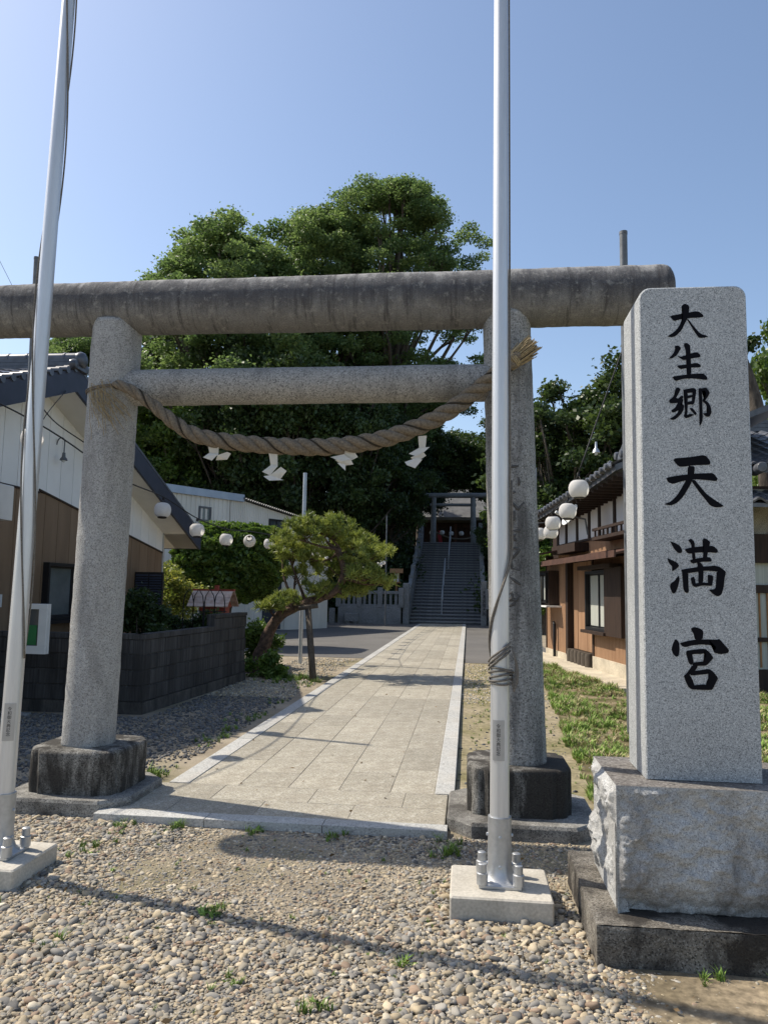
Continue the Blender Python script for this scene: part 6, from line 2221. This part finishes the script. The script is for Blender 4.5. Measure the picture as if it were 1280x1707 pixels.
tr_ = thing('wire_trellis', (-4.5, 13.05, 0), 'black wire trellis of pointed arches behind the block wall', 'trellis')
for i, xx in enumerate((-4.84, -4.66, -4.46, -4.28)):
    P = [(xx - 0.09, 13.05, 0.0), (xx - 0.09, 13.05, 1.30), (xx - 0.07, 13.05, 1.42), (xx, 13.05, 1.53), (xx + 0.07, 13.05, 1.42), (xx + 0.09, 13.05, 1.30), (xx + 0.09, 13.05, 0.0)]
    MB().tube(P, 0.009, 6).build('hoop', 'dark_wire', tr_, True)
MB().tube([(-4.95, 13.05, 1.15), (-4.15, 13.05, 1.15)], 0.007, 6).build('crossbar', 'dark_wire', tr_, True)

# ------------------------------------------------------------------ the upper shrine
ut = thing('upper_torii', (-0.98, 50.0, 4.62), 'dark distant torii gate at the top of the stone stairs', 'torii')
for x in (-2.29, 0.33):
    MB().tube([(x, 50, 4.3), (x + (0.04 if x < 0 else -0.04), 50, 7.7)], [0.19, 0.165], 16).build('pillar', 'fence_stone', ut, True)
MB().tube([(-3.1, 50, 7.83), (1.15, 50, 7.85)], 0.17, 16).build('top_beam', 'fence_stone', ut, True)
MB().tube([(-2.5, 50, 7.22), (0.5, 50, 7.22)], 0.10, 12).build('tie_beam', 'fence_stone', ut, True)
shr = thing('shrine_hall', (-1.0, 62.0, 4.6), 'dark timber shrine hall with pale roof edge beyond the stairs', 'shrine')
MB().box(-6, 4, 60.5, 67, 4.5, 7.0).build('hall_wall', 'shrine_timber', shr)
MB().frame((-1, 60.4, 0), (1, 0, 0), (0, -1, 0), (0, 0, 1), -4.5, 4.5, 0.0, 0.12, 6.55, 6.95).build('lintel_beam', 'shrine_timber', shr)
for k in range(7):
    MB().box(-5.6 + k * 1.5, -5.38 + k * 1.5, 60.2, 60.45, 4.5, 6.9).build('column', 'red_timber', shr)
m = MB()
m.add([(-8, 58.8, 7.05), (6, 58.8, 7.05), (6, 63.8, 10.2), (-8, 63.8, 10.2), (-8, 58.8, 7.28), (6, 58.8, 7.28), (6, 63.8, 10.5), (-8, 63.8, 10.5), (-8, 69, 7.1), (6, 69, 7.1)],
      [(0, 1, 5, 4), (4, 5, 6, 7), (0, 3, 2, 1), (7, 6, 9, 8), (0, 4, 7, 8), (1, 9, 6, 5)])
m.build('roof', 'copper_roof', shr)
MB().frame((-8, 63.8, 10.45), (1, 0, 0), (0, 1, 0), (0, 0, 1), 0, 14, -0.25, 0.25, 0, 0.5).build('ridge', 'roof_tile_grey', shr)
MB().tube(arc((-2.2, 52, 5.6), (0.9, 52, 5.5), 0.42, 14), 0.05, 8).build('rope', 'straw', smooth='all')
ob = bpy.data.objects['rope']
props(ob, 'reddish straw rope drooping between posts at the top of the stairs', 'rope')
bn = MB()
for j in range(9):
    for i in range(3):
        bn.v.append((-2.05 + 0.13 * i + 0.03 * math.sin(j), 52.6 + 0.02 * math.sin(j + i), 4.75 + 0.125 * j))
for j in range(8):
    for i in range(2):
        k = j * 3 + i
        bn.f.append((k, k + 1, k + 4, k + 3))
props(bn.build('banner', 'red_cloth', smooth='all', loc=(-1.9, 52.6, 4.7)), 'narrow red cloth banner at the top of the stairs', 'banner')
for i, (x, z) in enumerate(((-2.45, 5.55), (-1.76, 5.56), (-1.15, 5.50), (-0.47, 5.52), (0.25, 5.55))):
    o = copy_tree(lan)
    o.location = (x, 52.0, z)
    o.rotation_euler = (0, 0, 0)
    o.scale = (1.4, 1.4, 1.4)
    o['group'] = 'lanterns at the top of the stairs'
    o['label'] = 'tiny distant white lantern at the top of the stairs, %s from the red banner side' % ORD[i]
# wooden lamp by the stairs
wl_ = thing('wooden_lamp', (-3.48, 37.6, 0), 'small wooden post lamp with a gabled roof beside the stairs', 'lamp')
MB().box(-3.53, -3.43, 37.55, 37.65, 0.0, 1.95).build('post', 'lamp_timber', wl_)
MB().box(-3.68, -3.28, 37.42, 37.78, 1.95, 2.02).build('tray', 'lamp_timber', wl_)
MB().box(-3.62, -3.34, 37.46, 37.74, 2.02, 2.42).build('lamp_box', 'plaster', wl_)
for dx in (-0.14, 0, 0.14):
    MB().box(-3.495 + dx, -3.465 + dx, 37.44, 37.455, 2.02, 2.42).build('bar', 'lamp_timber', wl_)
m = MB()
m.add([(-3.80, 37.3, 2.44), (-3.16, 37.3, 2.44), (-3.16, 37.9, 2.44), (-3.80, 37.9, 2.44), (-3.8, 37.6, 2.66), (-3.16, 37.6, 2.66)], [(0, 3, 2, 1), (0, 1, 5, 4), (2, 3, 4, 5), (0, 4, 3), (1, 2, 5)])
m.build('roof', 'lamp_timber', wl_)

# ------------------------------------------------------------------ leaf litter
rl = np.random.default_rng(5)
lx = np.concatenate([rl.uniform(-2.2, -0.2, 70), rl.uniform(-3.2, 1.6, 200), rl.uniform(0.0, 3.0, 160)])
ly = np.concatenate([rl.uniform(5.3, 16, 70), rl.uniform(2.8, 5.0, 200), rl.uniform(5.5, 13, 160)])
lz = np.concatenate([np.full(70, 0.056), np.full(200, 0.02), np.full(160, 0.03)])
kp = ~((lx > -0.12) & (lx < 0.45) & (ly > 3.8) & (ly < 4.32)) & ~((lx > 0.5) & (ly > 3.4) & (ly < 4.5))
lp_ = np.stack([lx, ly, lz], axis=1)[kp]
v, q, tn = leaf_quads(lp_, rl.uniform(0.015, 0.045, len(lp_)), rl, rl.random(len(lp_)), 0.85, 0.5)
props(put('leaf_litter', np_mesh('leaf_litter', v, q, 'litter', tn)), 'dry brown leaf scraps scattered over path and gravel', 'litter', None, 'stuff')

# ------------------------------------------------------------------ pebbles, gravel, grass, weeds


def pebble_proto(seed, flat):
    me = bpy.data.meshes.new('pebble_piece')
    bm = bmesh.new()
    bmesh.ops.create_icosphere(bm, subdivisions=2, radius=0.5)
    for v_ in bm.verts:
        d = v_.co.copy()
        s = 1 + 0.38 * mnoise.noise(d * 1.7 + Vector((seed, 0, 0))) + 0.22 * mnoise.noise(d * 3.6 + Vector((0, seed, 0)))
        v_.co = Vector((d.x * s * 1.15, d.y * s * 0.85, d.z * s * flat))
    bm.to_mesh(me)
    bm.free()
    me.shade_smooth()
    return me


def inside_any(x, y, boxes):
    r_ = np.zeros(len(x), bool)
    for x0, x1, y0, y1 in boxes:
        r_ |= (x > x0) & (x < x1) & (y > y0) & (y < y1)
    return r_


NOGO = [(-0.09, 0.42, 3.83, 4.29), (-2.81, -2.30, 3.83, 4.29), (0.53, 3.0, 3.45, 4.45), (-3.34, -2.27, 5.07, 6.03), (-0.14, 0.87, 5.06, 6.04), (-2.47, -0.11, 5.02, 40), (-12, -3.78, 9.0, 40)]
PAL = np.array([1.03, 0.98, 0.88]) * np.array([(0.21, 0.205, 0.20), (0.29, 0.27, 0.235), (0.38, 0.325, 0.24), (0.46, 0.40, 0.31), (0.10, 0.10, 0.105), (0.27, 0.205, 0.16), (0.34, 0.33, 0.315), (0.24, 0.215, 0.175), (0.52, 0.48, 0.41)])
PW = np.array([.17, .17, .17, .12, .07, .08, .10, .09, .03])


def density(x, y):
    """share of ground covered by loose pebbles"""
    n1 = vnoise(x * 0.9, y * 0.9, 1.0)
    d = 0.78 + 0.55 * n1
    bare = np.exp(-(((x + 1.15) / 1.0) ** 2 + ((y - 4.35) / 0.55) ** 2))
    d -= 0.62 * bare
    corner = 1 / (1 + np.exp(-(x - 0.72) * 9)) * (1 / (1 + np.exp((y - 3.5) * 10)))
    d -= 0.72 * corner
    d += 0.5 * np.exp(-(((x - 0.2) / 0.5) ** 2 + ((y - 3.6) / 0.6) ** 2)) + 0.4 * np.exp(-(((x + 2.3) / 0.6) ** 2 + ((y - 4.4) / 0.9) ** 2))
    return np.clip(np.where(corner > 0.4, d, np.maximum(d, 0.42)), 0.24, 1.0)


rg = np.random.default_rng(77)
n0 = 270000
x = rg.uniform(-5.2, 2.1, n0)
y = 2.3 + (5.6 - 2.3) * rg.random(n0) ** 1.1
dn_ = density(x, y)
keep = (rg.random(n0) < dn_) & ~inside_any(x, y, NOGO)
x, y, dn_ = x[keep], y[keep], dn_[keep]
n = len(x)
sz = np.clip(rg.lognormal(math.log(0.0132), 0.5, n), 0.0045, 0.048)
sz *= (0.55 + 0.5 * dn_)
zz = sz * 0.12 + rg.random(n) * 0.009 * (dn_ - 0.25).clip(0, 1)
zz -= sz * 0.30 * (1 - dn_)
cols = PAL[rg.choice(len(PAL), n, p=PW / PW.sum())] * rg.uniform(0.8, 1.15, n)[:, None]
rot = np.stack([rg.normal(0, 0.25, n), rg.normal(0, 0.25, n), rg.uniform(0, 6.28, n)], axis=1)
scl = sz[:, None] * np.stack([rg.uniform(0.9, 1.3, n), rg.uniform(0.85, 1.15, n), rg.uniform(0.6, 1.0, n)], axis=1)
scatter('pebbles', np.stack([x, y, zz], axis=1), rot, scl, cols, rg.integers(0, 6, n), [pebble_proto(i * 7.3, 0.55 + 0.06 * i) for i in range(6)], 'pebble_stone', 'rounded river pebbles scattered over the forecourt', 'pebbles')
# finer grey gravel on the shaded side of the path and the strip of chippings on the other
n0 = 26000
x = np.concatenate([rg.uniform(-5.6, -2.30, n0), rg.uniform(-4.2, -2.30, 9000), rg.uniform(-0.08, 1.2, 7000)])
y = np.concatenate([rg.uniform(5.3, 11.0, n0), rg.uniform(11.0, 17.5, 9000), rg.uniform(6.0, 17.0, 7000)])
nn_ = vnoise(x * 1.1, y * 1.1, 4.0)
keep = (rg.random(len(x)) < np.clip(0.75 + 0.7 * nn_ - 0.8 * np.exp(-((x + 2.3) / 0.28) ** 2), 0.05, 1)) & ~inside_any(x, y, NOGO)
keep &= ~((x > -0.1) & (rg.random(len(x)) < np.where(y < 11, 0.9, 0.2)))
x, y = x[keep], y[keep]
n = len(x)
sz = np.clip(rg.lognormal(math.log(0.022), 0.35, n), 0.010, 0.05)
GP = np.array([(0.22, 0.225, 0.23), (0.30, 0.30, 0.295), (0.38, 0.36, 0.33), (0.16, 0.16, 0.165), (0.42, 0.36, 0.27)])
cols = GP[rg.integers(0, 5, n)] * rg.uniform(.8, 1.15, n)[:, None]
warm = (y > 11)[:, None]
cols = np.where(warm, cols * np.array([1.3, 1.2, 1.0]), cols * 0.5)  # nearer gravel halved: shade of the house is put into its colour
rot = np.stack([rg.normal(0, 0.35, n), rg.normal(0, 0.35, n), rg.uniform(0, 6.28, n)], axis=1)
scl = sz[:, None] * rg.uniform(.85, 1.2, (n, 3))
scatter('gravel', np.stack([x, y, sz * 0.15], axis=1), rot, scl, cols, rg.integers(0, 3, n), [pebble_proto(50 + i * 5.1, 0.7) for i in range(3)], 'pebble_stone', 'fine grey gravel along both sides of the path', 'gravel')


def tuft_proto(seed, nb, h, spread, w):
    r2 = random.Random(seed)
    m = MB()
    for _ in range(nb):
        a = r2.uniform(0, 6.283)
        b0 = Vector((r2.uniform(-1, 1), r2.uniform(-1, 1), 0)) * spread * 0.35
        hh = h * r2.uniform(0.5, 1.1)
        out = Vector((math.cos(a), math.sin(a), 0)) * spread * r2.uniform(0.3, 1.2)
        sd__ = Vector((-math.sin(a), math.cos(a), 0)) * w
        p0, p1, p2 = b0, b0 + out * 0.35 + Vector((0, 0, hh * 0.65)), b0 + out + Vector((0, 0, hh))
        m.add([p0 - sd__, p0 + sd__, p1 + sd__ * .8, p1 - sd__ * .8, p2], [(0, 1, 2, 3), (3, 2, 4)])
    me = bpy.data.meshes.new('tuft_piece')
    me.from_pydata(m.v, [], m.f)
    return me


GRP = [tuft_proto(i, 13, 1.0, 0.75, 0.055) for i in range(4)] + [tuft_proto(9, 10, 0.75, 1.1, 0.11)]


def grass_mass(name, x, y, z, h, cols, label):
    n = len(x)
    rot = np.stack([rg.normal(0, .12, n), rg.normal(0, .12, n), rg.uniform(0, 6.28, n)], axis=1)
    scl = h[:, None] * np.stack([rg.uniform(.8, 1.3, n), rg.uniform(.8, 1.3, n), rg.uniform(.7, 1.2, n)], axis=1)
    scatter(name, np.stack([x, y, z], axis=1), rot, scl, cols, rg.integers(0, len(GRP), n), [g.copy() for g in GRP], 'grass_blade', label, 'grass')


n0 = 64000
y = rg.uniform(4.4, 17.0, n0)
x = rg.uniform(0.9, 6.5, n0)
nn_ = vnoise(x * 1.3, y * 1.3, 9.0)
keep = rg.random(n0) < np.clip(0.5 + 1.5 * nn_, 0.08, 1)
wallx = 2.75 - 0.1414 * (y - 14.2) - 0.6
keep &= (x < np.where(y > 12.3, wallx, 9)) & ~inside_any(x, y, NOGO) & (x > 0.9 + 0.05 * (y - 5.5)) & ((y > 5.4) | (x > 1.85))
x, y, nn_ = x[keep], y[keep], nn_[keep]
base = np.where((rg.random(len(x)) < 0.6)[:, None], np.array([0.21, 0.31, 0.065]), np.array([0.40, 0.34, 0.18]))
cols = base * rg.uniform(.7, 1.3, len(x))[:, None]
zz = 0.005 + 0.06 * np.clip((x - 1) / 2, 0, 1)
grass_mass('grass', x, y, zz, np.clip(rg.normal(0.05, 0.02, len(x)) * (0.8 + 1.6 * np.clip(nn_, 0, 1)), 0.012, 0.15), cols, 'patchy grass and weeds growing before the timber house')
# weeds in cracks and round the stones
wx, wy, wh = [], [], []


def weeds(cx, cy, r_, k, h):
    for _ in range(k):
        wx.append(cx + rnd.gauss(0, r_))
        wy.append(cy + rnd.gauss(0, r_))
        wh.append(h * rnd.uniform(.5, 1.3))


for cx, cy, r_, k, h in ((-2.45, 6.15, 0.10, 26, 0.085), (-2.36, 6.6, 0.06, 14, 0.07), (-2.37, 7.2, 0.07, 12, 0.08), (-2.44, 7.7, 0.14, 40, 0.05), (-2.44, 8.3, 0.14, 46, 0.06), (-2.46, 9.2, 0.16, 40, 0.05), (-2.5, 10.6, 0.2, 20, 0.05), (-1.85, 4.95, 0.05, 9, 0.05), (-2.25, 4.9, 0.06, 12, 0.05), (-0.85, 4.93, 0.04, 6, 0.05), (-1.35, 4.97, 0.03, 4, 0.05), (-0.10, 4.75, 0.05, 12, 0.06), (-0.18, 4.98, 0.06, 12, 0.05), (-1.22, 3.75, 0.03, 7, 0.055), (-2.2, 4.45, 0.08, 10, 0.04), (-0.9, 3.1, 0.04, 7, 0.04), (-0.55, 2.98, 0.03, 5, 0.04), (-1.75, 3.3, 0.03, 5, 0.05), (1.0, 3.42, 0.05, 6, 0.05), (1.25, 3.36, 0.05, 8, 0.06), (-0.25, 3.35, 0.03, 4, 0.05), (-3.0, 13.2, 0.25, 40, 0.09), (-2.6, 12.4, 0.2, 26, 0.05), (-2.9, 13.0, 0.3, 30, 0.06), (1.55, 4.5, 0.08, 20, 0.16), (1.75, 4.7, 0.12, 30, 0.22)):
    weeds(cx, cy, r_, k, h)
for _ in range(420):
    yy = rnd.uniform(6.2, 16)
    wx.append(rnd.uniform(0.05, 1.0))
    wy.append(yy)
    wh.append(rnd.uniform(0.012, 0.035))
for _ in range(90):
    wx.append(rnd.uniform(-2.8, 0.6))
    wy.append(rnd.uniform(2.8, 4.9))
    wh.append(rnd.uniform(0.015, 0.03))
wx, wy, wh = np.array(wx), np.array(wy), np.array(wh)
keep = ~inside_any(wx, wy, NOGO[:7]) & ~((wx > -2.30) & (wx < -0.1) & (wy > 5.03))
wx, wy, wh = wx[keep], wy[keep], wh[keep]
cols = np.array([0.15, 0.23, 0.045]) * rg.uniform(.6, 1.35, len(wx))[:, None]
grass_mass('weeds', wx, wy, np.full(len(wx), 0.004), wh, cols, 'small green weeds sprouting along the path and among the pebbles')
